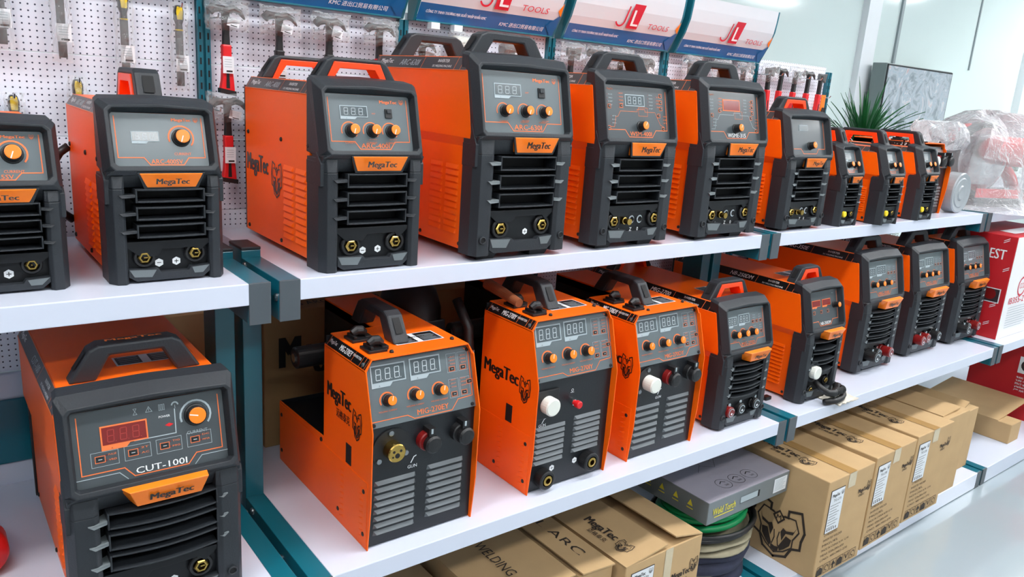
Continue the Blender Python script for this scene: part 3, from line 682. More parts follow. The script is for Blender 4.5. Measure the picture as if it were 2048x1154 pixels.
# ------------------------------------------------------------------ the folded-metal wire feed welder
def machine_b(label, loc, model, kind, w=.246, H=.387, L=.46, group=None, rotz=0):
    R = thing('wire_feed_welder', label, 'welding machine', loc, rotz, group)
    yt = .215            # end of the tall front part
    prof = [(.011, 0), (.001, .10), (.0, .245), (.033, H-.022), (.050, H-.022)]
    full = prof[:3]+[(.033, H-.022), (yt, H-.022), (yt, .155), (L, .155), (L, .002)]
    full = [(.011, 0), (.001, .10), (0, .252*H/.387), (.033, H-.022), (yt, H-.022), (yt, .160), (L, .150), (L, 0)]
    m = MB(); fr = F((.0, 0, 0), Y, Z)   # normal +x
    m.prism(fr, full, 0, .0025, 'orange')
    m.box(-.0012, .0, .014, L-.002, .004, .145, 'orange'); lo = m.build('left_side_panel', R, bevel=.0006)
    m = MB(); fr2 = F((w-.0025, 0, 0), Y, Z)
    m.prism(fr2, [(.011, 0), (.001, .10), (0, .252*H/.387), (.033, H-.022), (L, H-.022), (L, 0)], 0, .0025, 'orange'); m.build('right_side_panel', R, bevel=.0006)
    # top with chamfers
    def top(x0, x1, y0, y1, lc):
        t = MB(); ci = .014
        P = [(x0, H-.0245), (x0, H-.022), (x0+(ci if lc else 0), H), (x1-ci, H), (x1, H-.022), (x1, H-.0245), (x1-.004, H-.0245), (x1-ci-.001, H-.003), (x0+(ci if lc else .003)+.001, H-.003), (x0+.004, H-.0245)]
        t.prism(F((0, y1, 0), X, Z), P, 0, y1-y0, 'orange'); return t
    t = top(0, w, .036, yt, True); 
    # front lip joining the slant
    o = t.build('top_panel', R, bevel=.0006)
    t = top(.45*w, w, yt, L, False); t.build('rear_top_panel', R, bevel=.0006)
    m = MB(); m.box(.45*w, .45*w+.002, yt, L, .10, H-.004, 'black_metal'); m.box(.003, w-.003, .05, .06, .004, H-.024, 'black_metal')
    m.box(.003, w-.003, yt-.004, yt, .1, H-.004, 'black_metal'); m.box(.003, .45*w, yt, L, .138, .141, 'black_metal')
    m.box(.003, w-.003, .03, L, .004, .008, 'black_metal'); m.box(.003, w-.003, L-.003, L, .005, .15, 'black_metal'); m.box(.45*w, w-.003, L-.003, L, .15, H-.004, 'black_metal')
    m.build('chassis', R)
    # spindle for the wire reel
    sf = F((.45*w, .33, .30), -Y, Z)
    if H > .3:
     g = MB()
     g.cyl(sf, 0, 0, [(.032, 0), (.032, .008), (.024, .010), (.024, .125), (.020, .128)], 'black_rubber', 24); g.cyl(sf, 0, 0, [(.010, .128), (.010, .130)], 'chrome', 12)
     g.build('reel_spindle', R)
    # black front
    m = MB(); ff = F((0, .018, 0), X, Z)
    m.box(.0025, w-.0025, .018, .030, .004, .258*H/.387, 'black_metal'); fo = m.build('front_plate', R)
    cols = ((.06, .44), (.54, .90)) if kind != 'plugs2' else ((.06, .44), (.54, .90))
    zl0, zl1 = (.025, .132) if kind in ('ey', 'dy') else (.066, .150)
    for ci_, (a, b) in enumerate(cols):
        lv = MB(); n = 8 if kind == 'ey' else 7
        if H < .3: zl0, zl1 = .02, .09
        for i in range(n):
            z = zl0+(zl1-zl0)*i/(n-1)+(0.006 if ci_ else 0)
            xa, xb = a*w, b*w
            lv.add([ff.p(xa, z, 0), ff.p(xb, z, 0), ff.p(xb-.002, z+.0095, 0), ff.p(xa+.002, z+.0095, 0), ff.p(xa+.007, z+.0025, .0055), ff.p(xb-.007, z+.0025, .0055)],
                   [(0, 1, 5, 4), (4, 5, 2, 3), (0, 4, 3), (1, 2, 5)], 'louver_steel')
        lv.build('vent_louvers', fo)
    # slanted control panel
    zq = .256*H/.387; V = Vector((0, .033, H-.022-.252*H/.387)); pf = F((.0025, .014, zq), X, V); PH = (H-.008-zq)*1.03; PW = w-.005; ks = PH/.142
    p = MB(); p.fbox(pf, 0, PW, 0, PH, -.006, 0, 'panel_grey'); e = .006; lw = .0016
    p.stroke(pf, [(e*.6, .012), (PW*.34, .012), (PW*.40, .003), (PW*.76, .003), (PW*.83, .022), (PW-e, .024), (PW-e, PH-.012), (PW-.016, PH-.004)], lw, .0006, 'orange_print')
    p.stroke(pf, [(e*.6, .012), (e*.6, PH-.012), (.014, PH-.004)], lw, .0006, 'orange_print')
    p.text(pf, model, PW*.58, .008, .0105, 'orange_print', w=PW*.30, align='C', bold=.010)
    for k in (.17, .42, .65):
        p.arc(pf, PW*k, .055*ks, .0165*ks, -30, 210, .0030, .0006, 'orange_print'); p.text(pf, 'WELDING CURRENT', PW*k, .030*ks, .003, 'orange_print', w=.04, align='C')
    for a, b, n in ((.81, .122, 3), (.92, .122, 3), (.80, .070, 3), (.90, .070, 3)): led_list(p, pf, PW*a-.008, b*ks, n, .008*ks, .012, 'orange_print', int(a*10))
    for a, b in ((.755, .088), (.865, .088), (.755, .030), (.865, .030)):
        p.stroke(pf, [(PW*a, b*ks), (PW*a+.023, b*ks), (PW*a+.023, (b+.042)*ks), (PW*a, (b+.042)*ks)], .0006, .0007, 'print_grey', True)
    po = p.build('control_panel', R)
    display(R, pf, PW*.05, .092*ks, PW*.31, .040*ks); display(R, pf, PW*.40, .094*ks, PW*.29, .040*ks)
    for k in (.18, .43, .66): knob(R, pf, PW*k, .055*ks, .0115*ks, .018, 75)
    for a, b in ((.80, .095), (.91, .095), (.80, .038), (.90, .038), (.96, .060)): button(R, pf, PW*a, b*ks, .013, .009)
    for a, b in ((.0, 0), (1, 0), (.0, 1), (1, 1)): screw(R, pf, .008+a*(PW-.016), .006+b*(PH-.014), .004)
    # sockets
    if kind in ('ey', 'dy'):
        cx, cz = .205*w, .205
        g = MB(); g.cyl(ff, cx, cz, [(.042, 0), (.042, .003)], 'black_rubber', 32)
        for an in (95, 215, 335): 
            a = math.radians(an); g.cyl(ff, cx+.034*math.cos(a), cz+.034*math.sin(a), [(.0055, .003), (.0055, .006), (.004, .0065)], 'screw_steel', 12)
        go = g.build('torch_socket', R)
        g = MB()
        if kind == 'ey':
            g.cyl(ff, cx, cz, [(.019, .003), (.019, .024), (.017, .026)], 'brass', 28)
            for a, b, r in ((0, -.0045, .0042), (.0075, .0045, .0022), (-.0075, .0045, .0022), (-.0095, -.006, .0016)): g.disc(ff, cx+a, cz+b, r*1.25, .0263, 'dark_cavity', 12)
        else: g.cyl(ff, cx, cz, [(.020, .003), (.020, .030), (.017, .033), (.012, .033)], 'white_plastic', 24)
        g.build('torch_receptacle', go)
        for a, b, mt_ in ((.51, .208, 'dark_red'), (.83, .208, 'black_rubber')):
            g = MB(); g.cyl(ff, a*w, b, [(.020, 0), (.020, .014), (.018, .016)], mt_, 24)
            g.cyl(ff, a*w+.006, b-.004, [(.0185, .014), (.0185, .026), (.015, .030), (.006, .031)], 'black_rubber', 24)
            g.fbox(ff, a*w-.004, a*w+.012, b+.014, b+.030, .0, .024, 'black_rubber'); g.fbox(ff, a*w, a*w+.004, b+.02, b+.03, .024, .0255, 'print_grey')
            g.build('capped_socket', R)
        g = MB(); g.text(ff, 'GUN', .36*w, .152, .007, 'print_white', bold=.010); g.stroke(ff, [(.39*w, .164), (.415*w, .175), (.435*w, .177)], .0022, .0006, 'print_white'); g.build('panel_markings', fo)
    else:
        cx, cz = .17*w, .215
        g = MB(); g.fbox(ff, cx-.033, cx+.033, cz-.034, cz+.034, 0, .006, 'black_rubber'); go = g.build('torch_socket', R, bevel=.002)
        g = MB(); g.cyl(ff, cx, cz, [(.021, .006), (.021, .026), (.018, .029), (.012, .029)], 'white_plastic', 24); g.build('torch_receptacle', go)
        g = MB(); g.cyl(ff, .50*w, .205, [(.008, 0), (.008, .008)], 'chrome', 6); g.cyl(ff, .50*w, .205, [(.006, .008), (.006, .014), (.009, .016), (.009, .026), (.007, .028)], 'red_plastic', 16); g.build('red_cap', R)
        for a, b, d in ((.19, .033, 0), (.75, .045, 0)):
            g = MB(); g.cyl(ff, a*w, b, [(.023, 0), (.023, .022), (.020, .024), (.015, .024), (.013, .006), (0, .006)], 'black_rubber', 26); go = g.build('socket', R)
            g = MB(); g.cyl(ff, a*w, b, [(.012, .006), (.012, .024), (.007, .025), (.006, .010)], 'brass', 16, 'dark_cavity'); g.build('brass_ring', go)
        hexlabel(R, ff, .31*w, .048, .008, '+'); hexlabel(R, ff, .60*w, .050, .008, '-')
        g = MB(); g.text(ff, 'GUN', .10*w, .160, .007, 'print_white', bold=.010); g.stroke(ff, [(.14*w, .169), (.165*w, .178), (.19*w, .180)], .0022, .0006, 'print_white')
        g.stroke(ff, [(.47*w, .228), (.51*w, .228)], .001, .0006, 'print_white'); g.arc(ff, .49*w, .2335, .003, 0, 360, .001, .0006, 'print_white'); g.build('panel_markings', fo)
    # chamfer stripe with print
    A = Vector((0, yt, H-.022)); Bv = Vector((.014, yt, H)); fr = F(A, -Y, Bv-A); sw = (Bv-A).length; ln = yt-.036
    st = MB(); st.rect(fr, .002, ln-.002, sw*.08, sw*.92, .0008, 'stripe_black')
    st.text(fr, 'MegaTec', .016, sw*.3, sw*.40, 'print_white', d=.0014, w=.032, bold=.012, shear=.2); st.text(fr, model, .062, sw*.28, sw*.46, 'print_white', d=.0014, w=.052, bold=.012, shear=.2)
    for q in (.012, .120, .152, .163, .173): st.stroke(fr, [(q, sw*.1), (q+.003, sw*.9)], .0010, .0014, 'orange_print')
    st.text(fr, 'INVERTER', .134, sw*.5, sw*.2, 'print_white', d=.0014, align='C'); st.build('stripe', R)
    # side printing
    g = MB(); fr = LEFT(0, 0, 0)
    brand(g, fr, -(yt-.020 if kind != 'iy' else yt-.015), .262 if kind == 'ey' else .245, .030, 'print_black', w=.105 if kind == 'ey' else .13, align='L', d=.001)
    if kind == 'ey': chinese(g, fr, -(yt-.062), .232, .019, .060, 'print_black', .001)
    lion(g, fr, -.062 if kind == 'ey' else -.045, .245, .030, 'print_black', d=.001, sx=.65)
    g.fbox(fr, -.108, -.085, .150, .192, 0, .001, 'dark_cavity')
    g.stroke(fr, [(-.105, .142), (-.088, .142)], .001, .001, 'print_black'); g.build('side_logo', R)
    for c0 in (-.135, -.048):
        lv = MB()
        for i in range(9): lv.add([fr.p(c0, .02+i*.013, .0012), fr.p(c0+.02, .02+i*.013, .0012), fr.p(c0+.02, .027+i*.013, .0012), fr.p(c0+.01, .022+i*.013, .003)], [(0, 1, 3), (1, 2, 3), (2, 0, 3)], 'orange')
        lv.build('side_louvers', R)
    for yy, zz in ((.028, .122), (.028, .03), (.14, .03), (yt+.01, .15), (L-.015, .12), (L-.015, .03)): screw(R, fr, -yy, zz, .005)
    # top fittings
    for yy in (.085, .155):
        g = MB(); g.box(.022, .062, yy-.022, yy+.018, H, H+.006, 'black_rubber'); g.box(.028, .034, yy-.018, yy+.016, H+.006, H+.012, 'black_rubber')
        g.tube([(.030, yy-.002, H+.014), (.040, yy-.002, H+.020), (.050, yy-.002, H+.019), (.060, yy-.002, H+.012)], [.008, .010, .010, .006], 'black_rubber', 10)
        g.box(.056, .070, yy-.012, yy+.008, H, H+.008, 'black_rubber'); g.build('latch', R, bevel=.001)
    g = MB(); tf = TOP(0, 0, H); g.rect(tf, .095, .205, .085, .140, .0008, 'label_paper'); g.rect(tf, .098, .145, .088, .137, .0012, 'stripe_black'); g.rect(tf, .157, .202, .088, .137, .0012, 'stripe_black'); g.rect(tf, .099, .143, .128, .136, .0016, 'orange_print')
    g.text(tf, 'WARNING', .151, .112, .006, 'print_black', d=.0016, align='C', w=.045, bold=.012)
    for i in range(5): g.rect(tf, .102, .14-.003*(i % 2), .092+i*.007, .094+i*.007, .0016, 'print_grey'); g.rect(tf, .160, .198-.004*(i % 3), .092+i*.007, .094+i*.007, .0016, 'print_grey')
    g.build('warning_sticker', R)
    for a, b in ((.066, .055), (.215, .072)): screw(R, tf, a, b, .0045, h=.005)
    if H > .3: arch_handle(R, (.44*w, .187, H), .195, .058, .036, 'y', False, None, slope=.042, leg=.042)
    return R

# ------------------------------------------------------------------ cartons
def carton(label, loc, w, dpt, h, rotz=0, group=None, cat='box', name='cardboard_box', prints='small', flap=None, text_top=None, icons=True, lab=True, side_emblem=False, tape=True, tone='kraft'):
    R = thing(name, label, cat, loc, rotz, group)
    m = MB(); m.box(0, w, 0, dpt, 0, h, tone); b = m.build('carton_body', R, bevel=.003)
    tf = TOP(0, 0, h); ff = FRONT(0, 0, 0); lf = LEFT(0, 0, 0)
    if tape:
        t = MB(); t.rect(tf, w*.42, w*.58, .0, dpt, .0014, 'tape'); t.add([ff.p(w*.42, h, .001), ff.p(w*.58, h, .001), ff.p(w*.58, h-.05, .001), ff.p(w*.42, h-.05, .001)], [(0, 3, 2, 1)], 'clear_tape'); t.build('tape', R)
    s = MB(); s.stroke(tf, [(w*.5, 0), (w*.5, dpt)], .0012, .0018, 'kraft_edge'); s.build('lid_seam', R)
    g = MB()
    if prints in ('big', 'top'):
        fr = F((w*.30, dpt*.35, h), -Y, X); fr = F((w*.30, dpt*.62, h), Vector((0, -1, 0)), X)
        brand(g, fr, 0, -.018, .026, 'print_brownblack', w=.13, align='L', d=.0012); chinese(g, fr, .045, -.045, .016, .075, 'print_brownblack', .0012); lion(g, fr, .165, -.018, .026, 'print_brownblack', d=.0012)
    if prints == 'welding':
        fr = F((w*.40, dpt*.98, h), Vector((0, -1, 0)), X); g.text(fr, text_top, .10, 0, .030, 'print_brownblack', d=.0096 if flap else .0012, w=dpt*.66)
    if icons:
        n = 6; sz = w*.12
        for i in range(n):
            x = w*.06+i*w*.145; g.stroke(ff, [(x, .012), (x+sz, .012), (x+sz, .012+sz), (x, .012+sz)], .002, .0012, 'print_brownblack', True)
            if i in (0, 3): g.poly(ff, [(x, .012), (x+sz, .012), (x+sz, .012+sz*.6), (x+sz*.5, .012+sz*.9), (x, .012+sz*.6)], .0014, 'print_brownblack')
            elif i == 2: g.poly(ff, [(x+sz*.1, .012+sz*.4), (x+sz*.5, .012+sz*.9), (x+sz*.9, .012+sz*.4), (x+sz*.6, .012+sz*.4), (x+sz*.6, .012), (x+sz*.4, .012), (x+sz*.4, .012+sz*.4)], .0014, 'print_brownblack')
            elif i == 4: g.stroke(ff, [(x+sz*.2, .012+sz*.8), (x+sz*.5, .012+sz*.3), (x+sz*.8, .012+sz*.8)], .004, .0014, 'print_brownblack')
            else: g.arc(ff, x+sz*.5, .012+sz*.5, sz*.28, 0, 300, .003, .0014, 'print_brownblack')
        for i, (l, t) in enumerate(((.28, 'U MEGATEC'), (.40, 'INVERTER WELDER'), (.34, 'MIGUEL'), (.6, 'MADE IN CHINA N.W. G.W.'), (.5, 'MEAS: 520x280x430'), (.6, 'C/NO: 480-MIG-270'))):
            g.text(ff, t, w*.08, h*.44-i*.018, .008, 'print_brownblack', d=.0012, w=w*l)
        brand(g, ff, w*.80, h*.74, .014, 'print_brownblack', w=.055, d=.0012); lion(g, ff, w*.93, h*.78, .018, 'print_brownblack', d=.0012, sx=.7, fine=False)
        chinese(g, ff, w*.72, h*.70, .009, .035, 'print_brownblack', .0012)
    if side_emblem: lion(g, F((-.0005, 0, 0), -Y, Z), -dpt*.315, h*.315, h*.275, 'print_brownblack', d=.0012, sx=1.0)
    if g.v: g.build('printing', R)
    if lab:
        q = MB(); q.fbox(ff, w*.07, w*.36, h*.47, h*.90, .0, .0012, 'print_black'); q.rect(ff, w*.076, w*.354, h*.474, h*.896, .0016, 'label_paper')
        brand(q, ff, w*.18, h*.83, .010, 'stripe_grey', w=.04, d=.0022); lion(q, ff, w*.315, h*.85, .008, 'stripe_grey', d=.0022, fine=False); q.text(ff, 'TIG-270', w*.22, h*.78, .009, 'stripe_grey', d=.0022, align='C')
        for i in range(9): q.rect(ff, w*.09, w*(.30-.03*(i % 3)), h*(.745-.028*i), h*(.750-.028*i), .0022, 'stripe_grey')
        for i in range(5): q.rect(ff, w*(.10+.045*i), w*(.12+.045*i), h*.49, h*.515, .0022, 'stripe_grey')
        q.build('shipping_label', R)
    if flap:
        for (x0, x1, y0, y1, dz, side) in flap:
            q = MB(); th = .004
            if side == 'r': P = [(x0, y0, h+dz[0]), (x1, y0, h+dz[1]), (x1, y1, h+dz[1]), (x0, y1, h+dz[0])]
            else: P = [(x0, y0, h+dz[0]), (x1, y0, h+dz[0]), (x1, y1, h+dz[1]), (x0, y1, h+dz[1])]
            q.add([*P, *[(a, b, c-th) for a, b, c in P]], [(0, 1, 2, 3), (7, 6, 5, 4), (0, 4, 5, 1), (1, 5, 6, 2), (2, 6, 7, 3), (3, 7, 4, 0)], tone); q.build('flap', R)
    return R

# ================================================================== SCENE
Z1, Z2, Z3 = 1.1467, .6153, .0745      # shelf tops
G, WA = .047, .0389                    # shelf end gap, arm width
MOD = 1.5
# ------------------------------------------------------------------ room
def slab(name, x0, x1, y0, y1, z0, z1, mt, **k): return struct(MB().box(x0, x1, y0, y1, z0, z1, mt).build(name, **k))
slab('floor', -4, 13, -5.5, 4.2, -.08, 0, 'floor_epoxy')
slab('ceiling', -4, 13, -5.5, 4.2, 3.0, 3.08, 'ceiling_white')
slab('wall_back', -4, 13, 1.62, 1.70, 0, 3.0, 'wall_white')
slab('wall_right', 12.9, 13, -5.5, 1.62, 0, 3.0, 'wall_white')
slab('wall_front', -4, 13, -5.5, -5.4, 0, 3.0, 'ceiling_white')
slab('trim_1', 4.60, 4.76, 1.575, 1.62, 0, 3.0, 'trim_white')
slab('trim_2', 5.085, 5.115, 1.605, 1.62, 0, 3.0, 'joint_grey')
slab('trim_3', 7.30, 7.52, 1.56, 1.62, 0, 3.0, 'trim_white')
slab('trim_4', 6.30, 6.315, 1.61, 1.62, 1.9, 3.0, 'joint_grey')
slab('trim_5', 8.4, 8.44, 1.60, 1.62, 0, 3.0, 'joint_grey')
slab('baseboard_back', -4, 13, 1.60, 1.62, 0, .10, 'trim_white')

LL = []
k = 0
for yy in (-.72, -2.5):
    for xx in (-1.2, .9, 3.0, 5.1, 7.2, 9.3): LL.append((xx, yy))
LL.append((7.4, .55))
for i, (xx, yy) in enumerate(LL):
    row = ['nearest the shelves', 'over the middle of the aisle', 'farthest from the shelves'][0 if yy > -1.5 and yy < 0 else 1] if yy < 0 else 'beyond the end of the pegboard'
    if i == 0:
        t = thing('ceiling_light', 'white LED ceiling panel', 'light', (xx, yy, 2.99), group='LED panels in the ceiling')
        m = MB(); m.box(-.62, .62, -.17, -.15, -.03, 0, 'trim_white'); m.box(-.62, .62, .15, .17, -.03, 0, 'trim_white'); m.box(-.62, -.6, -.15, .15, -.03, 0, 'trim_white'); m.box(.6, .62, -.15, .15, -.03, 0, 'trim_white'); m.build('light_frame', t)
        MB().box(-.6, .6, -.15, .15, -.02, -.01, 'lamp_glow').build('diffuser', t); L0 = t
    else: t = copy_thing(L0, (xx, yy, 2.99))
    t['label'] = 'white LED ceiling panel, one of the lights in the ceiling'

# ------------------------------------------------------------------ shelving
names_mod = {-1: 'left end', 0: 'middle', 1: 'right', 2: 'far right'}
for mi in (-1, 0, 1, 2):
    x0, x1 = mi*MOD+G, (mi+1)*MOD-G
    for (z, yf, h, nm) in ((Z1, 0, .040, 'upper'), (Z2, -.1509, .040, 'middle'), (Z3, -.1976, Z3-.004, 'bottom')):
        m = MB(); m.box(x0, x1, yf, .505, z-.018, z, 'shelf_white'); m.box(x0-.0002, x1+.0002, yf-.0004, yf+.016, z-h, z-.0004, 'shelf_white'); m.box(x0, x0+.012, yf+.016, .505, z-h, z-.017, 'shelf_white'); m.box(x1-.012, x1, yf+.016, .505, z-h, z-.017, 'shelf_white')
        tag(m.build('shelf_board', bevel=.0015), f'white {nm} shelf board of the {names_mod[mi]} bay', 'shelf')
    if mi < 2:
        m = MB(); m.box(x0, x1, .513, .530, .08, .86, 'shelf_white'); m.box(x0, x1, .505, .513, .663, .806, 'teal')
        tag(m.build('back_panel', bevel=.002), f'plain white back panel with teal rail behind the {names_mod[mi]} bay', 'panel')
def frame(xi, side, label):
    """one teal upright frame: side -1 = left of the seam, +1 = right"""
    xa = xi*MOD + (-G if side < 0 else G-WA); xb = xa+WA
    R = thing('support_stand', label, 'shelf support', (0, 0, 0), group=None)
    py0, py1 = .2014, .2772
    m = MB(); m.box(xa, xb, py0, py1, 0, Z1+.014, 'teal'); m.build('upright_post', R, bevel=.0015)
    m = MB(); m.box(xa-.0005, xb+.0005, py0-.0005, py1+.0005, Z1+.014, Z1+.0205, 'black_plastic'); m.build('post_cap', R, bevel=.002, label='black plastic post cap')
    for (z, yf, h) in ((Z1, 0, .0772), (Z2, -.1509, .0772), (Z3, -.1976, .0745)):
        m = MB(); m.box(xa, xb, yf+.003, py0, z-h+.001, z-.0005, 'teal'); ao = m.build('arm', R, bevel=.0012)
        m = MB(); m.box(xa-.0003, xb+.0003, yf-.001, yf+.003, z-h, z, 'cap_grey'); m.build('arm_end_cap', ao, bevel=.001, label='dark grey end cap')
    sx = xb if side < 0 else xa; U = Y if side < 0 else -Y
    fr = F((sx, 0, 0), U, Z)
    for (yy, zz) in ((.015, Z1-.034), (.18, Z1-.012), (-.0, Z2-.034), (.16, Z2-.012)):
        m = MB(); m.cyl(fr, yy*(1 if side < 0 else -1), zz, [(.0075, 0), (.0075, .003), (.005, .005)], 'screw_steel', 12); m.build('bolt', R)
    return R
seam_names = ['between the left end and middle bays', 'between the middle and right bays', 'between the right and far right bays']
for xi in (0, 1, 2):
    for sd_ in (-1, 1): frame(xi, sd_, f'teal steel support {seam_names[xi]}, {"left" if sd_ < 0 else "right"} one of the pair')

# ------------------------------------------------------------------ pegboard wall
cols = [-.455, .040, .535, 1.030, 1.525, 2.020, 2.515]
pos_nm = ['far left', 'second from left', 'third from left', 'fourth from left', 'fifth from left', 'sixth from left', 'right end']
for i, cx in enumerate(cols):
    R = thing('slotted_upright', f'teal slotted steel upright, {pos_nm[i]} behind the pegboards', 'upright', (cx, .512, 0))
    m = MB(); m.box(-.0135, -.003, 0, .04, .862, 1.66, 'teal'); m.box(.003, .0135, 0, .04, .862, 1.66, 'teal'); m.box(-.003, .003, .008, .04, .862, 1.66, 'teal'); m.build('channel', R)
    m = MB()
    for j in range(18):
        z = 1.17+j*.0265
        for xx in (-.0085, .0085): m.box(xx-.0018, xx+.0018, -.0008, .002, z, z+.014, 'dark_cavity')
    m.build('slots', R)
row_nm = ['bottom', 'second', 'third', 'fourth', 'fifth', 'sixth', 'seventh']
allc = [-.95]+cols
for i in range(len(allc)-1):
    xa, xb = allc[i]+.0145, allc[i+1]-.0145
    for j in range(0, 7):
        za = .862+(j)*.1635; zb_ = za+.1625
        if j >= 5: continue
        m = MB(); m.box(xa, xb, .525, .535, za, zb_, 'pegboard')
        tag(m.build('pegboard_panel', bevel=.001), f'white pegboard panel, {row_nm[j]} row up, column {["left of the first", "right of the far left", "right of the second", "right of the third", "right of the fourth", "right of the fifth", "right of the sixth"][i]} upright', 'pegboard')

# ------------------------------------------------------------------ signs above the pegboards
def sign(xa, xb, label):
    R = thing('shop_sign', label, 'sign', (xa, 0, 0)); w = xb-xa
    prof = [(.494, 1.660), (.478, 1.690), (.460, 1.722), (.444, 1.766), (.438, 1.81), (.436, 1.835), (.522, 1.835), (.522, 1.660)]
    inner = [(.41, 1.655)]+prof[1:-2]
    N = len(prof)
    m = MB()
    for (a, b) in ((0, .008), (w-.008, w)): m.prism(F((a, 0, 0), Y, Z), prof, 0, b-a, 'teal')
    m.box(.008, w-.008, .492, .522, 1.660, 1.668, 'teal'); m.box(.008, w-.008, .44, .522, 1.828, 1.835, 'teal'); m.build('sign_case', R, bevel=.001)
    # curved face in strips: blue below, white above
    pts = [Vector((0, a, b)) for a, b in prof[:6]]
    fm = MB()
    def pt(x, t):   # t along arc 0..1 bottom to top
        ls = [(pts[k+1]-pts[k]).length for k in range(5)]; T = sum(ls); s = t*T
        for k in range(5):
            if s <= ls[k] or k == 4: q = pts[k]+(pts[k+1]-pts[k])*(s/ls[k]); return Vector((x, q.y, q.z))
            s -= ls[k]
    TT = [0, .1, .2, .27, .4, .6, .8, 1]
    for a in range(len(TT)-1):
        fm.add([pt(.008, TT[a]), pt(w-.008, TT[a]), pt(w-.008, TT[a+1]), pt(.008, TT[a+1])], [(0, 1, 2, 3)], 'sign_blue' if TT[a] < .265 else 'sign_white')
    fo = fm.build('sign_face', R, smooth=True)
    q0 = pt(0, .02); q1 = pt(0, .27); fr = F((0, q0.y-.0015, q0.z), X, q1-q0); hh = (q1-q0).length
    g = MB(); g.text(fr, 'CÔNG TY TNHH THƯƠNG MẠI XUẤT NHẬP KHẨU KMC', w*.06, hh*.42, hh*.30, 'print_white', d=.001, w=w*.40, bold=.012, shear=.25)
    g.text(fr, 'KMC 进出口贸易有限公司', w*.56, hh*.22, hh*.28, 'print_white', d=.001, w=w*.33, bold=.010, shear=.2)
    g.poly(fr, [(w*.93, hh*.9), (w*.985, hh*1.35), (w*.985, hh*.5), (w*.955, 0), (w*.9, hh*.6)], .0006, 'sign_blue')
    q0 = pt(0, .30); q1 = pt(0, .62); f2 = F((0, q0.y-.0025, q0.z), X, q1-q0); h2 = (q1-q0).length
    g.poly(f2, [(w*.955, h2*.35), (w*.985, h2*.75), (w*.985, h2*.1)], .0015, 'orange_plastic')
    g.text(f2, 'TOOLS', w*.68, h2*.16, h2*.27, 'sign_red', d=.004, w=w*.20, shear=.15)
    g.arc(f2, w*.42, h2*.42, h2*.30, 200, 350, h2*.09, .003, 'sign_red'); g.stroke(f2, [(w*.42+h2*.30, h2*.38), (w*.42+h2*.36, h2*1.1)], h2*.1, .003, 'sign_red')
    g.poly(f2, [(w*.485, h2*.05), (w*.585, h2*.05), (w*.60, h2*1.3), (w*.50, h2*1.3)], .003, 'sign_red'); g.text(f2, 'L', w*.515, h2*.2, h2*.8, 'print_white', d=.0045, bold=.014)
    g.build('sign_lettering', fo)
    if abs(xa-.55) < .05:
        for a in (.10, .25):
            q = MB(); q.box(w*a, w*a+.026, .480, .500, 1.644, 1.6600, 'label_paper'); q.build('price_tag', R)
sg_n = ['leftmost', 'second', 'third', 'fourth', 'rightmost']
for i in range(5):
    sign(cols[i]+.015 if i else cols[0]+.015, cols[i+1]-.012+.0, f'blue and white curved shop sign above the pegboards, {sg_n[i]} from the left')

# ------------------------------------------------------------------ tools hanging on the pegboard
def hook(R, x, y, z):
    m = MB(); m.tube([(x, y, z), (x, y-.05, z), (x, y-.055, z+.008)], .0018, 'chrome', 6); m.build('peg_hook', R)
def bag(R, x0, x1, z0, z1, y0, y1, seed=0, film='bag_film'):
    rnd = random.Random(seed); nx, nz = 7, 10; m = MB()
    for side, yy in ((0, y0), (1, y1)):
        vs = []
        for j in range(nz+1):
            for i in range(nx+1):
                u, v = i/nx, j/nz; edge = min(u, 1-u, v, 1-v)
                x = x0+(x1-x0)*u+rnd.uniform(-.003, .003); z = z0+(z1-z0)*v+rnd.uniform(-.003, .003)
                ym = (y0+y1)/2; y = ym+(yy-ym)*min(1, edge*5+.05)+rnd.uniform(-.004, .004)
                vs.append((x, min(y, .020), z))
        fs = [(j*(nx+1)+i, j*(nx+1)+i+1, (j+1)*(nx+1)+i+1, (j+1)*(nx+1)+i) for j in range(nz) for i in range(nx)]
        m.add(vs, fs, film)
    return m.build('plastic_bag', R, smooth=False)
def paper_tag(R, x, z, y, w=.022, h=.034, rot=0):
    fr = F((x, y, z), Vector((math.cos(rot), 0, math.sin(rot))), Vector((-math.sin(rot), 0, math.cos(rot))))
    m = MB(); m.fbox(fr, -w/2, w/2, -h/2, h/2, 0, .0008, 'label_paper')
    for i in range(4): m.rect(fr, -w*.35, w*.3, h*.3-i*h*.14, h*.33-i*h*.14, .0012, 'print_grey')
    m.rect(fr, -w*.2, w*.35, -h*.42, -h*.32, .0012, 'print_black'); m.build('price_tag', R)
def file_tool(x, zt, label, blade=True):
    """flat steel file: grip on top with yellow insert, blade below"""
    R = thing('file', label, 'tool', (x, .497, zt), group=None)
    m = MB(); P = [(-.006, 0), (-.0095, -.012), (-.009, -.028), (-.0055, -.038), (-.0065, -.050), (.0065, -.050), (.0055, -.038), (.009, -.028), (.0095, -.012), (.006, 0)]
    m.prism(FRONT(0, 0, 0), P[::-1], -.008, .008, 'black_rubber'); ho = m.build('grip', R, bevel=.0025)
    q = MB(); q.prism(FRONT(0, 0, 0), [(-.0052, -.003), (-.0068, -.014), (-.0052, -.029), (.0052, -.029), (.0068, -.014), (.0052, -.003)][::-1], .008, .0098, 'yellow'); q.box(-.0065, .0065, -.0085, .008, -.0515, -.0485, 'yellow'); q.build('yellow_inlay', ho, bevel=.001)
    if blade:
        b = MB(); b.box(-.0075, .0075, -.003, .003, -.165, -.050, 'steel_dark'); b.build('blade', R, bevel=.001)
        paper_tag(R, .002, -.118, -.012, .026, .034)
    bag(R, -.018, .018, -.175 if blade else -.07, .005, -.014, .012, int(x*100)+5)
    hook(R, 0, .024, -.004)
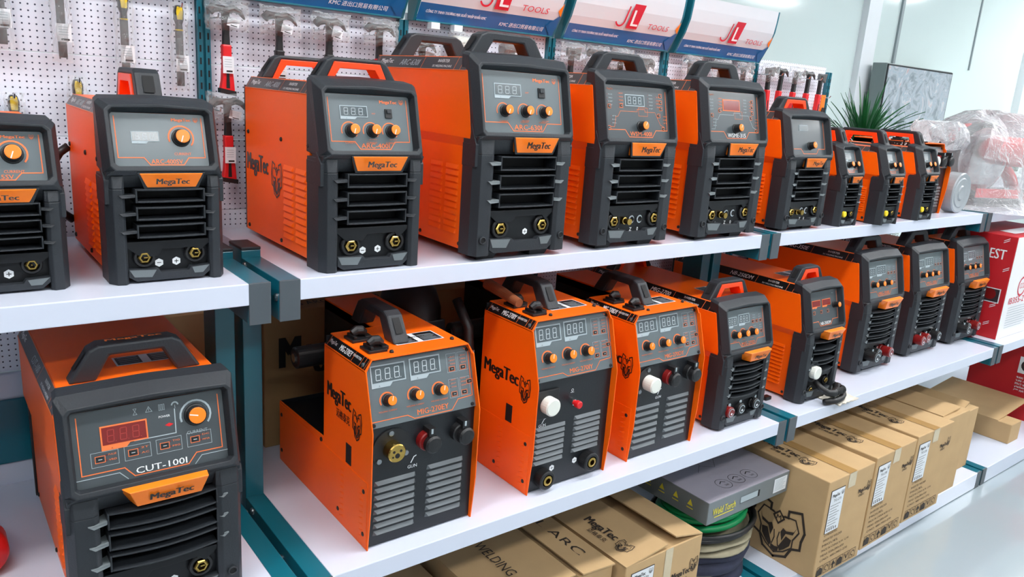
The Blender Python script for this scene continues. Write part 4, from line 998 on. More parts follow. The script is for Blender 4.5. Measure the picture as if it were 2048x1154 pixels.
file_tool(-.335, 1.690, 'flat file with black grip and white tag, leftmost on the pegboard')
file_tool(-.236, 1.673, 'flat file with yellow-inlaid grip, second from the left on the pegboard')
file_tool(-.123, 1.642, 'flat file in a bag right above the handle of the second welder')
file_tool(-.016, 1.631, 'shorter flat file in a clear bag beside the first teal upright', True)
file_tool(-.327, 1.432, 'lower yellow-grip file peeking above the leftmost welder', False)
file_tool(-.215, 1.468, 'lower yellow-grip file peeking beside the orange corner of the second welder', False)
file_tool(-.008, 1.425, 'lower yellow-grip file half hidden behind the second welder top', False)

def hammer(x, zt, label, style='claw', bagged=True, L=.185, grip='red_plastic', tagp=True, lean=0, head='steel_dark'):
    R = thing('hammer', label, 'hammer', (x, .485, zt), 0); R.rotation_euler = (0, lean, 0)
    if style == 'claw':
        m = MB(); m.tube([(-.034, 0, -.016), (-.026, 0, -.008), (-.012, 0, -.008), (.004, 0, -.010), (.018, 0, -.006), (.032, 0, -.012), (.042, 0, -.026)], [.0095, .0105, .007, .009, .008, .006, .002], head, 12)
    elif style == 'mallet': m = MB(); m.cyl(F((-.032, 0, -.016), Y, Z), 0, 0, [(.016, 0), (.018, .004), (.018, .058), (.016, .062)], head, 20)
    elif style == 'axe': m = MB(); m.prism(FRONT(0, 0, 0), [(-.018, -.004), (-.018, -.026), (.010, -.026), (.030, -.036), (.036, .0), (.010, -.004)][::-1], -.005, .005, head)
    m.build('hammer_head', R, smooth=(style == 'mallet'), bevel=0 if style != 'axe' else .001)
    shaft = 'wood' if style == 'mallet' else 'black_rubber'
    m = MB(); m.prism(FRONT(0, 0, 0), [(-.008, -.01), (-.0065, -.06), (-.009, -.11), (.009, -.11), (.0065, -.06), (.008, -.01)][::-1] if style != 'mallet' else [(-.008, -.02), (-.010, -L), (.010, -L), (.008, -.02)][::-1], -.007, .007, shaft); so = m.build('shaft', R, bevel=.002)
    if style != 'mallet':
        m = MB(); m.prism(FRONT(0, 0, 0), [(-.010, -.082), (-.009, -.12), (-.012, -L+.025), (-.016, -L+.006), (.016, -L), (.014, -L+.03), (.010, -.12), (.010, -.082)][::-1], -.009, .009, grip)
        m.build('grip', R, bevel=.003)
        m = MB(); m.prism(FRONT(0, 0, 0), [(-.017, -L+.010), (-.017, -L), (.018, -L-.006), (.018, -L+.004)][::-1], -.010, .010, 'black_rubber'); m.prism(FRONT(0, 0, 0), [(-.002, -.12), (-.004, -L+.01), (.004, -L+.01), (.002, -.12)][::-1], .009, .0098, 'black_rubber'); m.build('grip_butt', R)
    if tagp: paper_tag(R, .0, -.125, -.014, .024, .036); paper_tag(R, .010, -.036, -.022, .026, .018, -.2)
    if bagged: bag(R, -.045, .050, -.052, .012, -.024, .016, int(x*100)+int(zt*10))
    hook(R, -.02, .036, -.028)
hammer(.078, 1.642, 'red and black claw hammer on the upper hook right of the first upright')
hammer(.078, 1.446, 'lower red and black claw hammer behind the welder gap')
hammer(.198, 1.640, 'bagged claw hammer with hidden grip, above the rear orange handle', grip='black_rubber')
hammer(.320, 1.640, 'bagged claw hammer with two white tags above the front orange handle', grip='black_rubber')
hammer(.452, 1.640, 'bagged claw hammer left of the second upright', tagp=False)
hammer(.205, 1.436, 'lower hammer seen through the rear orange handle', grip='red_plastic')
hammer(.575, 1.612, 'bagged hammer with white tag just right of the second upright')
hammer(.700, 1.632, 'white-headed mallet with wooden shaft left of the tallest welder handle', style='mallet', head='white_plastic', L=.17)
hammer(.860, 1.630, 'mallet with wooden shaft seen through the tallest welder handle', style='mallet', head='steel_dark', L=.17)
hammer(1.085, 1.640, 'red-shafted hammer right of the fourth upright', style='axe', grip='red_plastic', tagp=False)
hammer(1.185, 1.640, 'red-gripped hammer in a cloudy bag', grip='red_plastic', tagp=False)
hammer(1.29, 1.640, 'hammer with a yellow shaft', style='axe', grip='yellow', tagp=False)
hammer(1.40, 1.630, 'wooden-shafted mallet seen through the handle of the next welder', style='mallet', L=.17)
hammer(1.62, 1.645, 'steel hammer head in a bag right of the fifth upright', grip='black_rubber', head='chrome')
hammer(1.78, 1.645, 'second bagged steel hammer right of the fifth upright', grip='black_rubber', head='chrome', tagp=False)
hammer(1.91, 1.645, 'bagged hammer with white tag seen through a welder handle', grip='black_rubber', head='chrome')
for i, (x, ln) in enumerate(((2.06, -.06), (2.145, .06), (2.235, .04), (2.325, .03), (2.41, .03))):
    hammer(x, 1.652, ['long red-gripped axe nearest the sixth upright', 'leaning red-gripped axe, second after the sixth upright', 'red-gripped axe with a broad pale blade', 'red-gripped hammer, left of the last close pair', 'red-gripped hammer, right of the last close pair'][i], style='axe' if i % 2 == 0 else 'claw', L=.235, lean=ln, tagp=False, head='chrome' if i == 2 else 'steel_dark', bagged=i in (0, 2))
R = thing('folding_saw', 'orange hand tool on a card at the right end of the pegboard', 'tool', (2.47, .50, 1.56))
MB().box(-.014, .014, -.003, .0, -.16, .01, 'orange_plastic').build('card', R)
m = MB(); m.tube([(-.006, -.010, -.04), (-.010, -.012, -.08), (-.004, -.010, -.14)], [.004, .007, .004], 'black_rubber', 8); m.tube([(.007, -.010, -.04), (.004, -.012, -.09), (.009, -.010, -.14)], [.004, .006, .004], 'black_rubber', 8); m.build('tool_grip', R)
hook(R, 0, .022, -.0)

# ------------------------------------------------------------------ welders on the upper shelf
machine_a('arc_welder', 'small arc welder cut off by the left picture edge on the upper shelf', (-.503, .070, Z1), .194, .270, .36, panel='sv', model='ARC-315SV', handles=(('y', .16, .17, .05, .036, True, None),), side_text='ARC-315SV')
machine_a('arc_welder', 'one-knob arc welder left of the upper shelf seam, with a black power cord behind', (-.253, .062, Z1), .188, .307, .36, panel='sv', model='ARC-400SV', handles=(('y', .19, .18, .058, .042, True, None),), side_text='ARC-400', cord=True)
machine_a('arc_welder', 'three-knob arc welder with two orange-lined handles, first right of the upper left seam', (.097, .016, Z1), .217, .361, .42, panel='arc', model='ARC-400I', handles=(('x', .105, .185, .050, .034, True, None), ('x', .37, .185, .050, .034, True, None)), side_text='ARC-400I', side_logo=True)
machine_a('arc_welder', 'tall three-knob arc welder with two dark grey handles on the upper shelf', (.425, -.005, Z1), .262, .431, .465, wide=True, foot=.012, panel='arc', model='ARC-630I', handles=(('x', .115, .215, .058, .040, False, None), ('x', .41, .215, .058, .040, False, None)), side_text='ARC-630I')
machine_a('arc_welder', 'tall one-knob welder with pale digits display, right of the tall three-knob one', (.778, -.003, Z1), .262, .421, .44, wide=True, foot=.012, panel='wsm', model='WSM-400I', sockets='wsm', handles=(('x', .115, .205, .056, .040, False, None),), side_text='WSM-400I')
machine_a('arc_welder', 'tall one-knob welder with a blank red display, last before the upper middle seam', (1.142, -.008, Z1), .268, .427, .44, wide=True, foot=.012, panel='wsme', model='WSME-315', sockets='wsm', handles=(('x', .115, .205, .056, .040, False, None),), side_text='WSME-315')
machine_a('arc_welder', 'mid-size welder with a film-covered panel and orange-lined handle, first right of the shelf seam', (1.555, .010, Z1), .232, .361, .42, wide=True, foot=.008, panel='film', model='', sockets='wsm', handles=(('x', .105, .18, .048, .034, True, None),), side_text='MegaTec')
SM = machine_a('arc_welder', 'small welder with yellow socket cap and orange handle, leftmost of the three small ones', (1.868, .008, Z1), .126, .267, .36, wide=True, panel='small', sockets='small', handles=(('y', .150, .20, .058, .030, True, None),))
copy_thing(SM, (2.073, -.026, Z1), label='small welder with yellow socket cap, middle of the three small ones')
copy_thing(SM, (2.362, -.010, Z1), label='small welder with yellow socket cap, rightmost of the three small ones')
# ------------------------------------------------------------------ welders on the middle shelf
machine_a('plasma_cutter', 'large plasma cutter with a dark red display, at the lower left', (-.364, -.100, Z2), .268, .400, .50, wide=True, foot=.008, nl=3, panel='cut', model='CUT-100I', badge3d=True, curved=True, sockets='arc', handles=(('x', .135, .205, .060, .036, False, 'MegaTec'),), side_text='CUT-100')
machine_b('orange metal wire feed welder with brass torch socket, nearest on the middle shelf', (.136, -.124, Z2), 'MIG-270EY', 'ey')
machine_b('orange metal wire feed welder with small red cap and two black round sockets', (.541, -.116, Z2), 'MIG-270IY', 'iy', w=.243, H=.408)
machine_b('orange metal wire feed welder with white torch plug and red capped socket', (.866, -.113, Z2), 'MIG-270DY', 'dy', H=.380)
machine_a('wire_feed_welder', 'three-knob welder with orange-lined handle and red cable plug, left of the middle seam', (1.220, -.106, Z2), .218, .370, .56, wide=True, foot=.006, nl=4, panel='mig', model='MIG-270D', badge3d=True, curved=True, sockets='plugs', stripe='black', handles=(('x', .115, .18, .052, .036, True, None), ('x', .50, .18, .052, .036, True, None)), side_text='MIG-2700')
NB = machine_a('wire_feed_welder', 'welder with two small red displays and a black torch lying in front', (1.625, -.104, Z2), .206, .380, .56, wide=True, foot=.004, nl=3, panel='nb', model='NB-250DM', badge3d=True, curved=True, sockets='nb', stripe='black', handles=(('x', .11, .16, .050, .034, True, None),), side_text='NB-250DM')
m350 = machine_a('wire_feed_welder', 'welder with black and red cable plugs, left of the three tall ones on the right', (2.060, -.044, Z2), .259, .432, .50, wide=True, foot=.010, nl=5, panel='mig', model='MIG-350E', badge3d=True, curved=True, sockets='plugs_mix', stripe='black', handles=(('x', .115, .20, .056, .040, False, None),), side_text='MIG-350E')
machine_a('wire_feed_welder', 'welder with two red cable plugs, middle of the three tall ones on the right', (2.444, -.032, Z2), .264, .428, .50, wide=True, foot=.010, nl=5, panel='mig', model='MIG-350', badge3d=True, curved=True, sockets='plugs_red', stripe='black', handles=(('x', .115, .20, .056, .040, False, None),), side_text='MIG-350')
machine_a('wire_feed_welder', 'welder right beside the tall red carton, last of the three tall ones', (2.798, -.040, Z2), .262, .430, .205, wide=True, foot=.010, nl=5, panel='mig', model='MIG-350', badge3d=True, curved=True, sockets='plugs_mix', stripe='black', handles=(('x', .115, .20, .056, .040, False, None),), side_text='MIG-350')

# torch lying in front of the NB welder, on a rag
R = thing('welding_torch', 'black ribbed torch cable curled in front of the welder with two red displays', 'torch', (1.705, -.130, Z2))
m = MB(); m.tube([(-.02, .03, .09), (-.015, .0, .07), (.0, -.02, .055), (.03, -.03, .05), (.07, -.02, .055), (.10, 0, .06), (.13, .008, .050), (.15, .0, .035), (.13, -.02, .022), (.09, -.035, .020), (.04, -.04, .020), (-.01, -.02, .018)], [.010, .012, .014, .016, .016, .015, .014, .013, .013, .013, .013, .012], 'black_rubber', 12)
m.build('torch_grip', R, smooth=True)
m = MB()
for i in range(7):
    x = .05+i*.009; m.cyl(F((x, -.026+.05*(x-.05), .052), Y, Z), 0, 0, [(.0172, 0), (.0172, .004)], 'black_rubber', 14)
m.build('torch_ribs', R); R.scale = (.78, .78, .78)
R = thing('rag', 'off-white cotton rag under the curled black torch', 'cloth', (1.80, -.13, Z2))
rnd = random.Random(4); m = MB(); nx = 12
vs = [(.002+(i/nx-.5)*.12+rnd.uniform(-.004, .004), (j/nx-.5)*.08+rnd.uniform(-.004, .004), .003+.03*max(0, 1-((i/nx-.5)**2+(j/nx-.5)**2)*5)*rnd.uniform(.5, 1)) for j in range(nx+1) for i in range(nx+1)]
vs2 = [(a, b, max(.0005, c-.003)) for a, b, c in vs]
fs = [(j*(nx+1)+i, j*(nx+1)+i+1, (j+1)*(nx+1)+i+1, (j+1)*(nx+1)+i) for j in range(nx) for i in range(nx)]
m.add(vs, fs, 'cloth_white'); m.add(vs2, [f[::-1] for f in fs], 'cloth_white'); m.build('cloth_body', R, smooth=True)
R = tag(MB().box(0, .03, 0, .02, 0, .012, 'black_rubber').build('rubber_foot', bevel=.003), 'small loose black rubber block on the middle shelf by the seam', 'block'); R.location = (1.560, -.03, Z2)

# items behind the wire feed welders
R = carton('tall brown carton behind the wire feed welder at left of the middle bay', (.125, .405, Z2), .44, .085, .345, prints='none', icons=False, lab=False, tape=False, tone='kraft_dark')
g = MB(); brand(g, FRONT(.125+.0, .4035, Z2), .17, .20, .075, 'print_black', w=.26, d=.001); g.text(TOP(.125, .405, Z2+.345), 'GAS ARC WELDING', .06, .03, .028, 'print_brownblack', w=.26, d=.001)
q = g.build('printing', R); q.matrix_parent_inverse = Matrix.Translation((-.125, -.405, -Z2))
R = carton('pale carton lid showing at the left of the teal posts under the upper shelf', (-.16, .42, Z2), .22, .075, .36, prints='none', icons=False, lab=False, tape=False)
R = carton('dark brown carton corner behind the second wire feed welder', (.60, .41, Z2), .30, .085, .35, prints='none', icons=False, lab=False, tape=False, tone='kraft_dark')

R = thing('welding_helmet', 'glossy black welding helmet and cable bundle between the first two wire feed welders', 'helmet', (.456, .295, Z2))
m = MB(); n = 28; rings = []
for z, rx, ry, cy in ((.0, .062, .080, 0), (.10, .064, .085, 0), (.20, .066, .088, 0), (.26, .068, .095, 0), (.31, .070, .10, .0), (.36, .070, .098, .0), (.40, .062, .078, .004), (.425, .030, .040, .006)):
    rings.append([(rx*math.cos(2*PI*i/n), cy+ry*math.sin(2*PI*i/n)*(1 if math.sin(2*PI*i/n) > 0 else .9), z) for i in range(n)])
m.loft(rings, 'black_rubber', True, True); m.build('helmet_shell', R, smooth=True)
m = MB(); m.prism(F((0, -.092, .29), X, Vector((0, .12, 1))), [(-.045, 0), (.045, 0), (.045, .05), (-.045, .05)], -.01, .006, 'black_metal'); m.build('visor', R, bevel=.003)
R = tag((lambda m: m.build('welding_cable', smooth=True))(MB().tube([(.505, .165, Z2+.40), (.512, .12, Z2+.34), (.512, .10, Z2+.22), (.505, .10, Z2+.10), (.49, .12, Z2+.03), (.45, .14, Z2+.013), (.42, .10, Z2+.013)], .012, 'black_rubber', 12)), 'black welding cable with white lettering beside the second wire feed welder', 'cable')
g = MB(); g.text(F((.513, .1, Z2+.18), Vector((.0, .10, 1)), Vector((-1, .0, 0))), 'WELDING CABLE', 0, -.004, .008, 'print_white', d=.0125, w=.11); g.build('cable_lettering', R)
R = tag((lambda m: m.build('copper_tube', smooth=False))(MB().tube([(.568, .13, Z2+.440), (.565, .06, Z2+.434), (.560, -.005, Z2+.428)], [.014, .0125, .010], 'copper', 18)), 'brown copper tube lying on top of the second wire feed welder', 'tube')
# red round end by the left edge
R = thing('red_cable_drum', 'round glossy red end piece at the bottom left picture edge', 'drum', (-.470, .16, Z2))
m = MB(); m.cyl(F((0, 0, .045), X, Z), 0, 0, [(.030, -.05), (.045, -.045), (.045, 0), (.040, .01), (.02, .014)], 'red_plastic', 28); m.build('drum_body', R, smooth=True)
m = MB(); m.cyl(F((0, 0, .045), X, Z), 0, 0, [(.012, .012), (.012, .022)], 'black_rubber', 16); m.build('drum_hub', R)

# ------------------------------------------------------------------ cartons on the bottom shelf
carton('leftmost brown carton under the first wire feed welder, only its lid showing', (.15, -.02, Z3), .295, .44, .235, prints='welding', text_top='IDEAL FOR WELDING', icons=False, lab=False, tape=False)
carton('wide brown carton with one large printed word on its closed lid', (.462, -.095, Z3), .255, .50, .272, prints='welding', text_top='IDEAL FOR WELDING', icons=False, lab=False, tape=False, flap=[(.0, .252, -.02, .40, (.004, .008), 'r')])
carton('narrow brown carton with a bent lid flap, left of the open one', (.725, -.12, Z3), .115, .50, .272, prints='welding', text_top='IDEAL ARC', icons=False, lab=False, tape=False, flap=[(.0, .112, -.01, .40, (.014, .004), 'r')])
c4 = carton('half-open brown carton with lion emblem lid flap beside the grey torch box', (.853, -.155, Z3), .302, .50, .272, prints='none', icons=False, lab=True, tape=False, flap=[(.0, .155, 0, .48, (.0, .016), 'r'), (.185, .300, 0, .48, (.030, .004), 'r')])
g = MB(); f4 = F((.070, .30, .272+.0085), Vector((0, -1, 0)), Vector((.155, 0, .016))); brand(g, f4, .08, -.020, .026, 'print_brownblack', w=.12, align='L', d=.001); chinese(g, f4, .12, -.045, .016, .07, 'print_brownblack', .001); lion(g, f4, .235, -.018, .024, 'print_brownblack', d=.001)
ff = FRONT(0, 0, 0); brand(g, ff, .225, .165, .018, 'print_brownblack', w=.075, d=.0012); lion(g, ff, .277, .185, .022, 'print_brownblack', d=.0012, sx=.8); chinese(g, ff, .205, .145, .011, .05, 'print_brownblack', .0012); g.add([ff.p(.15, .272, .001), ff.p(.18, .272, .001), ff.p(.18, .10, .001), ff.p(.15, .10, .001)], [(0, 3, 2, 1)], 'clear_tape'); g.build('printing', c4)
bx = 'large cartons with shipping labels'
carton('nearest large carton with a big black lion emblem on its side', (1.622, -.250, Z3), .270, .46, .345, group=bx, prints='big', side_emblem=True)
carton('large labelled carton, second from the emblem carton', (1.928, -.238, Z3), .285, .46, .343, group=bx, prints='big', rotz=.02)
carton('large labelled carton, third from the emblem carton', (2.235, -.226, Z3), .280, .46, .343, group=bx, prints='big')
carton('carton with a torn raised lid flap, fourth from the emblem carton', (2.535, -.196, Z3), .19, .46, .335, prints='none', icons=False, lab=False, flap=[(.0, .14, .02, .46, (.004, .012), 'r')], tape=False)
carton('carton with a dark open top, last before the teal seam', (2.785, -.135, Z3), .20, .33, .27, prints='none', icons=False, lab=False, tape=False, flap=[(.0, .09, 0, .44, (.0, .045), 'r')])
R = carton('low open brown tray carton right of the teal seam', (3.405, -.142, Z3), .115, .42, .095, prints='none', icons=False, lab=False, tape=False, flap=[(.0, .34, .06, .42, (.002, .035), 'r')])
carton('small brown carton behind the tray carton on the bottom shelf', (3.10, .30, Z3), .20, .18, .16, prints='none', icons=False, lab=False, tape=False)

def red_carton(label, loc, w, d, h, pics):
    R = thing('red_carton', label, 'box', loc)
    m = MB(); m.box(0, w, .0, d, 0, h, 'box_red'); m.build('carton_body', R, bevel=.003)
    m = MB(); m.box(.0015, w-.0015, -.0012, .0, .0015, h-.0015, 'box_white'); ft = m.build('white_front', R)
    lf = LEFT(0, 0, 0); ff = FRONT(0, -.0012, 0)
    g = MB()
    if not pics:
        g.text(lf, 'BEST', -.118, h*.77, .042, 'print_white', w=.086, bold=.014, d=.001)
        g.rect(lf, -.11, -.020, h*.35, h*.49, .001, 'print_white'); g.rect(lf, -.106, -.024, h*.358, h*.482, .0016, 'photo_dark'); g.disc(lf, -.060, h*.43, .024, .0022, 'dark_red', 16)
        for i, (a, b) in enumerate(((-.19, .16), (-.165, .16))): g.stroke(lf, [(a, h*b), (a+.014, h*b), (a+.014, h*b+.014), (a, h*b+.014)], .002, .001, 'print_white', True)
        for a, b in ((-.05, .93), (-.03, .66), (-.14, .30), (-.05, .30), (-.06, .12)):
            for q in (0, .008): g.stroke(lf, [(a, h*b+q), (a+.02, h*b+.012+q)], .0025, .001, 'print_white')
        g.arc(ff, w*.28, h*.50, .040, 0, 360, .008, .001, 'sign_red'); g.text(ff, 'CCC', w*.28, h*.48, .024, 'sign_red', w=.05, align='C', d=.001)
        g.text(ff, 'IB355-2', w*.08, h*.34, .028, 'sign_red', w=.16, d=.001, bold=.010)
        for i in range(9): g.rect(ff, w*.10, w*(.5-.03*(i % 3)), h*(.30-.025*i), h*(.305-.025*i), .001, 'print_grey')
        g.rect(ff, w*.36, w*.9, h*.72, h*.92, .001, 'sign_red')
        tf = TOP(0, 0, h); g.poly(tf, [(.10, .05), (.40, .05), (.38, .12), (.12, .12)], .001, 'print_white')
    else:
        for i in range(5):
            a = -.22+i*.092; g.rect(lf, a, a+.085, h*.50, h*.68, .001, 'print_white'); g.disc(lf, a+.04, h*.59, .030, .0016, 'photo_dark', 14); g.disc(lf, a+.036, h*.60, .016, .0022, 'dark_red', 10)
        tl = ['锯铝机使用说明', '请勿超负荷使用', '配备安全护罩', '高效切割', '严禁无人看管时使用']
        for i in range(5): g.text(lf, tl[i], -.22, h*(.44-.035*i), .010, 'print_white', w=.24-.02*(i % 3), d=.001)
        g.text(ff, 'E-MAIL', .05, h*.7, .02, 'print_white', d=.001)
    g.build('printing', R)
red_carton('tall red and white carton on the middle shelf of the far right bay', (3.095, -.099, Z2), .55, .42, .443, False)
red_carton('red carton with small tool pictures on the bottom shelf of the far right bay', (3.80, -.21, Z3), .55, .44, .47, True)

# ------------------------------------------------------------------ grey torch box on coiled hoses
R = thing('torch_box', 'flat grey carton with yellow lettering lying on coiled cables', 'box', (1.218, -.118, .330))
w_, d_, h_ = .398, .30, .072
MB().box(0, w_, 0, d_, 0, h_-.0006, 'grey_carton').build('carton_body', R, bevel=.002)
MB().box(.001, w_-.001, .001, d_-.001, h_-.0006, h_, 'carton_glare').build('lid_glare', R)  # thin paler sheet paints the glare on top of the grey lid
g = MB(); ff = FRONT(0, 0, 0); tf = TOP(0, 0, h_)
g.text(ff, 'Weld Torch', .022, .026, .022, 'print_yellow', w=.105, bold=.010, d=.0012, shear=.1); g.rect(ff, .03, .12, .018, .021, .0012, 'print_yellow')
g.rect(ff, .150, .245, .028, .050, .0008, 'dark_cavity'); g.rect(ff, .150, .235, .030, .050, .0014, 'print_grey')
g.rect(ff, .318, .385, .014, .062, .0012, 'label_paper')
for i in range(8): g.rect(ff, .323, .378-.006*(i % 3), .056-i*.005, .0575-i*.005, .0018, 'print_grey')
for i in range(3):
    x = .135+i*.062; g.arc(tf, x, .055, .026, 0, 360, .0015, .0008, 'print_black', 24); g.stroke(tf, [(x-.012, .06), (x+.002, .068), (x+.012, .060)], .003, .0008, 'print_black'); g.text(tf, '360', x-.004, .042, .008, 'print_black')
g.stroke(tf, [(.12, .14), (.16, .17), (.20, .14), (.24, .18), (.30, .17)], .0012, .0008, 'print_black'); g.arc(tf, .19, .16, .03, 20, 170, .0012, .0008, 'print_black')
lf = LEFT(0, 0, 0)
for i in range(4): 
    g.poly(lf, [(-.24+i*.055, .036), (-.22+i*.055, .036), (-.23+i*.055, .056)], .0012, 'print_yellow'); g.rect(lf, -.242+i*.055, -.218+i*.055, .026, .029, .0012, 'print_yellow')
g.build('printing', R)
def coil(name, label, cat, cx, cy, z, r, tr, turns, mt, rise=.012, seed=0, sy=.8, cent=None):
    rnd = random.Random(seed); pts = []; n = int(turns*28)
    for i in range(n+1):
        a = 2*PI*i/28; rr = r*(1+.05*math.sin(a*.37+seed)); pts.append((cx+rr*math.cos(a), cy+rr*sy*math.sin(a), z+tr+rise*i/28+.004*math.sin(a*1.3+seed)))
    m = MB(); m.tube(pts, tr, mt, 10); return tag(m.build(name, smooth=True), label, cat)
coil('green_hose', 'bright green hose coiled under the grey torch box', 'hose', 1.395, .035, .244, .145, .0105, 3, 'green_cable', rise=.016)
coil('black_cable', 'black cable looped over the green hose', 'cable', 1.39, .03, .222, .188, .008, 2.2, 'black_rubber', rise=.014, seed=2)
R = tag(MB().box(1.385, 1.405, -.05, .10, .262, .300, 'orange_plastic').build('orange_clip', bevel=.003), 'orange plastic clip inside the green hose coil', 'clip')
R = thing('cloth_bundle', 'navy and khaki cloth hose bundle stacked beneath the green hose', 'bundle', (1.375, .03, Z3))
rnd = random.Random(9)
def cloth_ring(z, r, hgt, mt, nm, sy=.82, seed=1):
    m = MB(); n = 40; rg = []
    for k, (dz, f) in enumerate(((0, .90), (.25, .985), (.5, 1.0), (.75, .985), (1, .92))):
        rg.append([((r*f+.006*math.sin(5*a+seed+k*.7)+.004*math.sin(11*a+seed*2))*math.cos(a), (r*f+.006*math.sin(5*a+seed+k*.7))*sy*math.sin(a), z+dz*hgt+.006*math.sin(2*a+seed)) for a in [2*PI*i/n for i in range(n)]])
    m.loft(rg, mt, True, True); m.build(nm, R, smooth=True)
cloth_ring(.006, .185, .05, 'navy_cloth', 'cloth_layer', seed=1); cloth_ring(.040, .175, .018, 'khaki_cloth', 'cloth_layer', seed=5); cloth_ring(.052, .192, .045, 'navy_cloth', 'cloth_layer', seed=3); cloth_ring(.088, .186, .040, 'navy_cloth', 'cloth_layer', seed=8)
cloth_ring(.122, .198, .014, 'khaki_cloth', 'cloth_layer', seed=2); cloth_ring(.134, .190, .012, 'khaki_cloth', 'cloth_layer', seed=6)

# ------------------------------------------------------------------ far end of the upper shelf
machine_b('small orange-edged welder mostly hidden behind the rightmost small welder', (2.53, .06, Z1), 'MIG-250', 'dy', w=.19, H=.27, L=.36)
R = thing('film_roll', 'round roll end wrapped in cloudy film beside the last small welder', 'roll', (2.825, .050, Z1+.081))
m = MB(); fr = F((0, 0, 0), X, Z); m.cyl(fr, 0, 0, [(.055, -.05), (.080, -.045), (.080, .0), (.076, .004), (.060, .001), (.056, .004), (.030, .002), (.026, .006), (.010, .004)], 'film_grey', 36); m.build('roll_body', R, smooth=False)

R = thing('cutoff_saw', 'red and black cut-off saw wrapped in clear plastic at the upper right', 'saw', (3.42, .20, Z1), -.35)
m = MB(); m.box(-.26, .26, -.14, .14, 0, .035, 'black_metal'); m.box(-.05, .22, -.03, .03, .035, .07, 'steel_dark'); m.build('base', R, bevel=.004)
m = MB(); m.cyl(F((-.10, -.01, .20), X, Z), 0, 0, [(.03, -.03), (.155, -.028), (.160, -.02), (.160, .02), (.155, .028), (.03, .03)], 'steel_dark', 36); m.build('blade_guard', R, smooth=False)
m = MB(); m.cyl(F((-.10, -.05, .20), X, Z), 0, 0, [(.14, 0), (.14, .003)], 'chrome', 36); m.build('cutting_disc', R)
m = MB(); m.tube([(.19, 0, .04), (.14, 0, .12), (.05, 0, .21), (-.04, 0, .27), (-.12, 0, .30)], [.03, .028, .026, .022, .018], 'red_plastic', 14); m.build('arm', R, smooth=True)
m = MB(); m.tube([(.05, .12, .24), (.05, .05, .24), (.05, -.04, .24), (.05, -.15, .24), (.05, -.19, .24)], [.03, .062, .066, .062, .035], 'red_plastic', 20); mo = m.build('motor', R, smooth=True)
m = MB(); m.cyl(F((.05, -.185, .24), X, Z), 0, 0, [(.045, 0), (.045, .03), (.03, .035)], 'black_rubber', 20); m.build('motor_cap', mo)
m = MB(); m.tube([(-.10, 0, .29), (-.16, 0, .34), (-.22, 0, .335), (-.25, 0, .29), (-.22, 0, .25)], .014, 'red_plastic', 10); m.build('grip', R, smooth=True)
m = MB(); m.box(.10, .24, -.13, -.12, .035, .12, 'red_plastic'); m.box(-.2, .05, -.145, -.138, .04, .08, 'red_plastic'); m.build('fence', R, bevel=.002)
# loose clear plastic sheet over the saw
def drape(name, label, cx, cy, z0, prof, ax, ay, seed, rot=0, parent=None, n=46):
    rnd = random.Random(seed); ph = [rnd.uniform(0, 6) for _ in range(8)]; m = MB(); rg = []
    for k, (f, z, dx) in enumerate(prof):
        row = []
        for i in range(n):
            a = 2*PI*i/n
            wv = 1+.07*math.sin(3*a+ph[0]+k*.3)+.06*math.sin(7*a+ph[1]+k*.5)+.045*math.sin(13*a+ph[2]-k*.4)+rnd.uniform(-.02, .02)
            x = ax*f*wv*math.cos(a)+dx; y = ay*f*wv*math.sin(a); zz = z+.012*math.sin(5*a+ph[3]+k)*(0 if k == 0 else 1)
            row.append((cx+x*math.cos(rot)-y*math.sin(rot), cy+x*math.sin(rot)+y*math.cos(rot), z0+max(.001, zz)))
        rg.append(row)
    m.loft(rg, 'drape_film', False, True); return tag(m.build(name, smooth=False), label, 'plastic sheet')
drape('plastic_sheet', 'crumpled clear plastic sheet draped over the red cut-off saw', 3.40, .20, Z1, [(1.30, .002, 0), (1.12, .03, 0), (1.0, .10, 0), (.98, .20, .0), (.86, .29, .01), (.62, .36, .0), (.34, .395, -.03), (.10, .405, -.05)], .40, .27, 3, -.3)
drape('plastic_sheet', 'loose end of clear plastic sheet standing out left over the last small welder', 2.93, .22, Z1+.235, [(.30, 0, .04), (.8, .02, .02), (1.0, .05, 0), (.98, .09, -.02), (.85, .11, -.03)], .14, .08, 5, -.2, n=30)

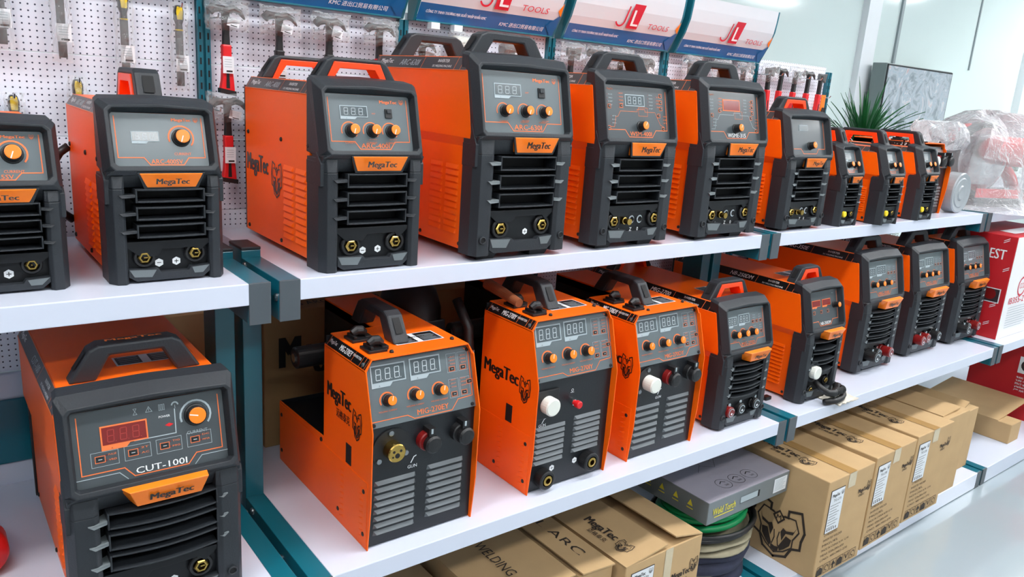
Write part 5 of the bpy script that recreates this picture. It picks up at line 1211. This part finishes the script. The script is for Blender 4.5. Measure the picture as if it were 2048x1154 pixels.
# ------------------------------------------------------------------ screen, plants
R = thing('television', 'flat television with a pale patterned picture standing by the white wall', 'television', (4.70, 1.44, 0), 0)
m = MB(); m.box(0, .95, 0, .10, 1.22, 1.845, 'grey_side'); m.build('housing', R, bevel=.004)
m = MB(); m.box(.006, .944, -.006, .0, 1.226, 1.839, 'black_metal'); m.build('screen_frame', R)
def screen_mat():
    m = bpy.data.materials.new('screen_picture'); m.use_nodes = True; nt = m.node_tree; p = nt.nodes['Principled BSDF']
    tc = nt.nodes.new('ShaderNodeTexCoord'); nz = nt.nodes.new('ShaderNodeTexNoise'); nz.inputs['Scale'].default_value = 7; nz.inputs['Detail'].default_value = 5; nz.inputs['Distortion'].default_value = 2.5
    nt.links.new(tc.outputs['Object'], nz.inputs['Vector']); cr = nt.nodes.new('ShaderNodeValToRGB'); nt.links.new(nz.outputs['Fac'], cr.inputs[0])
    el = cr.color_ramp.elements; el[0].position = .30; el[0].color = (*lin((130, 140, 146)), 1); el[1].position = .75; el[1].color = (*lin((186, 150, 150)), 1)
    for ps, c in ((.42, (150, 160, 166)), (.5, (172, 178, 186)), (.58, (158, 172, 182)), (.64, (192, 195, 198))): e = el.new(ps); e.color = (*lin(c), 1)
    nt.links.new(cr.outputs[0], p.inputs['Base Color']); nt.links.new(cr.outputs[0], p.inputs['Emission Color']); p.inputs['Emission Strength'].default_value = .15; p.inputs['Roughness'].default_value = .15
    MATS['screen_picture'] = m
screen_mat()
m = MB(); m.box(.016, .934, -.008, -.006, 1.236, 1.829, 'screen_picture'); m.build('screen', R)
m = MB(); m.box(.42, .54, .02, .09, .0, 1.22, 'grey_side'); m.box(.2, .76, -.12, .18, 0, .03, 'grey_side'); m.build('stand', R, bevel=.004)

def spiky(label, loc, ztop, n, R0, seed, mt='leaf', lean=0, fan=1.0, wl=.014):
    rnd = random.Random(seed); R = thing('spiky_plant', label, 'plant', loc)
    m = MB(); m.cyl(F((0, 0, 0), X, Y), 0, 0, [(.13, 0), (.17, .32), (.18, .34), (.165, .34), (.16, .30), (.0, .30)], 'pot', 28); m.build('pot', R)
    m = MB(); m.tube([(0, 0, .30), (.01, 0, .7), (0, .01, ztop)], [.025, .02, .022], 'stem_brown', 10); m.build('stem', R, smooth=True)
    m = MB()
    for i in range(n):
        a = rnd.uniform(0, 2*PI); el = rnd.uniform(.35, 1.35); L = R0*rnd.uniform(.7, 1.1); d = Vector((math.cos(a)*math.cos(el), math.sin(a)*math.cos(el), math.sin(el)))
        s = Vector((-math.sin(a), math.cos(a), 0)); p0 = Vector((0, 0, ztop-rnd.uniform(0, .12))); K = 6; L_, R_ = [], []
        for k in range(K+1):
            t = k/K; p = p0+d*L*t+Vector((0, 0, -.28*L*t*t*(1.3-el*.7))); wdt = wl*(1-t)**.6*(.6+.8*t if t < .3 else .84)
            L_.append(p-s*wdt); R_.append(p+s*wdt)
        C = [(a_+b_)/2+Vector((0, 0, -.004)) for a_, b_ in zip(L_, R_)]
        vs = L_+C+R_; q = K+1
        m.add(vs, [(k, k+1, q+k+1, q+k) for k in range(K)]+[(q+k, q+k+1, 2*q+k+1, 2*q+k) for k in range(K)], mt)
    m.build('leaves', R); return R
spiky('spiky dark green potted plant between the shelves and the television', (3.78, 1.02, 0), 1.36, 120, .40, 11)
spiky('pale green leafy plant by the white frame at the right picture edge', (6.75, 1.30, 0), 1.25, 26, .42, 23, 'leaf_light', wl=.06)
spiky('green potted plant at the far right picture edge', (7.9, 1.25, 0), 1.2, 26, .40, 31, 'leaf', wl=.05)
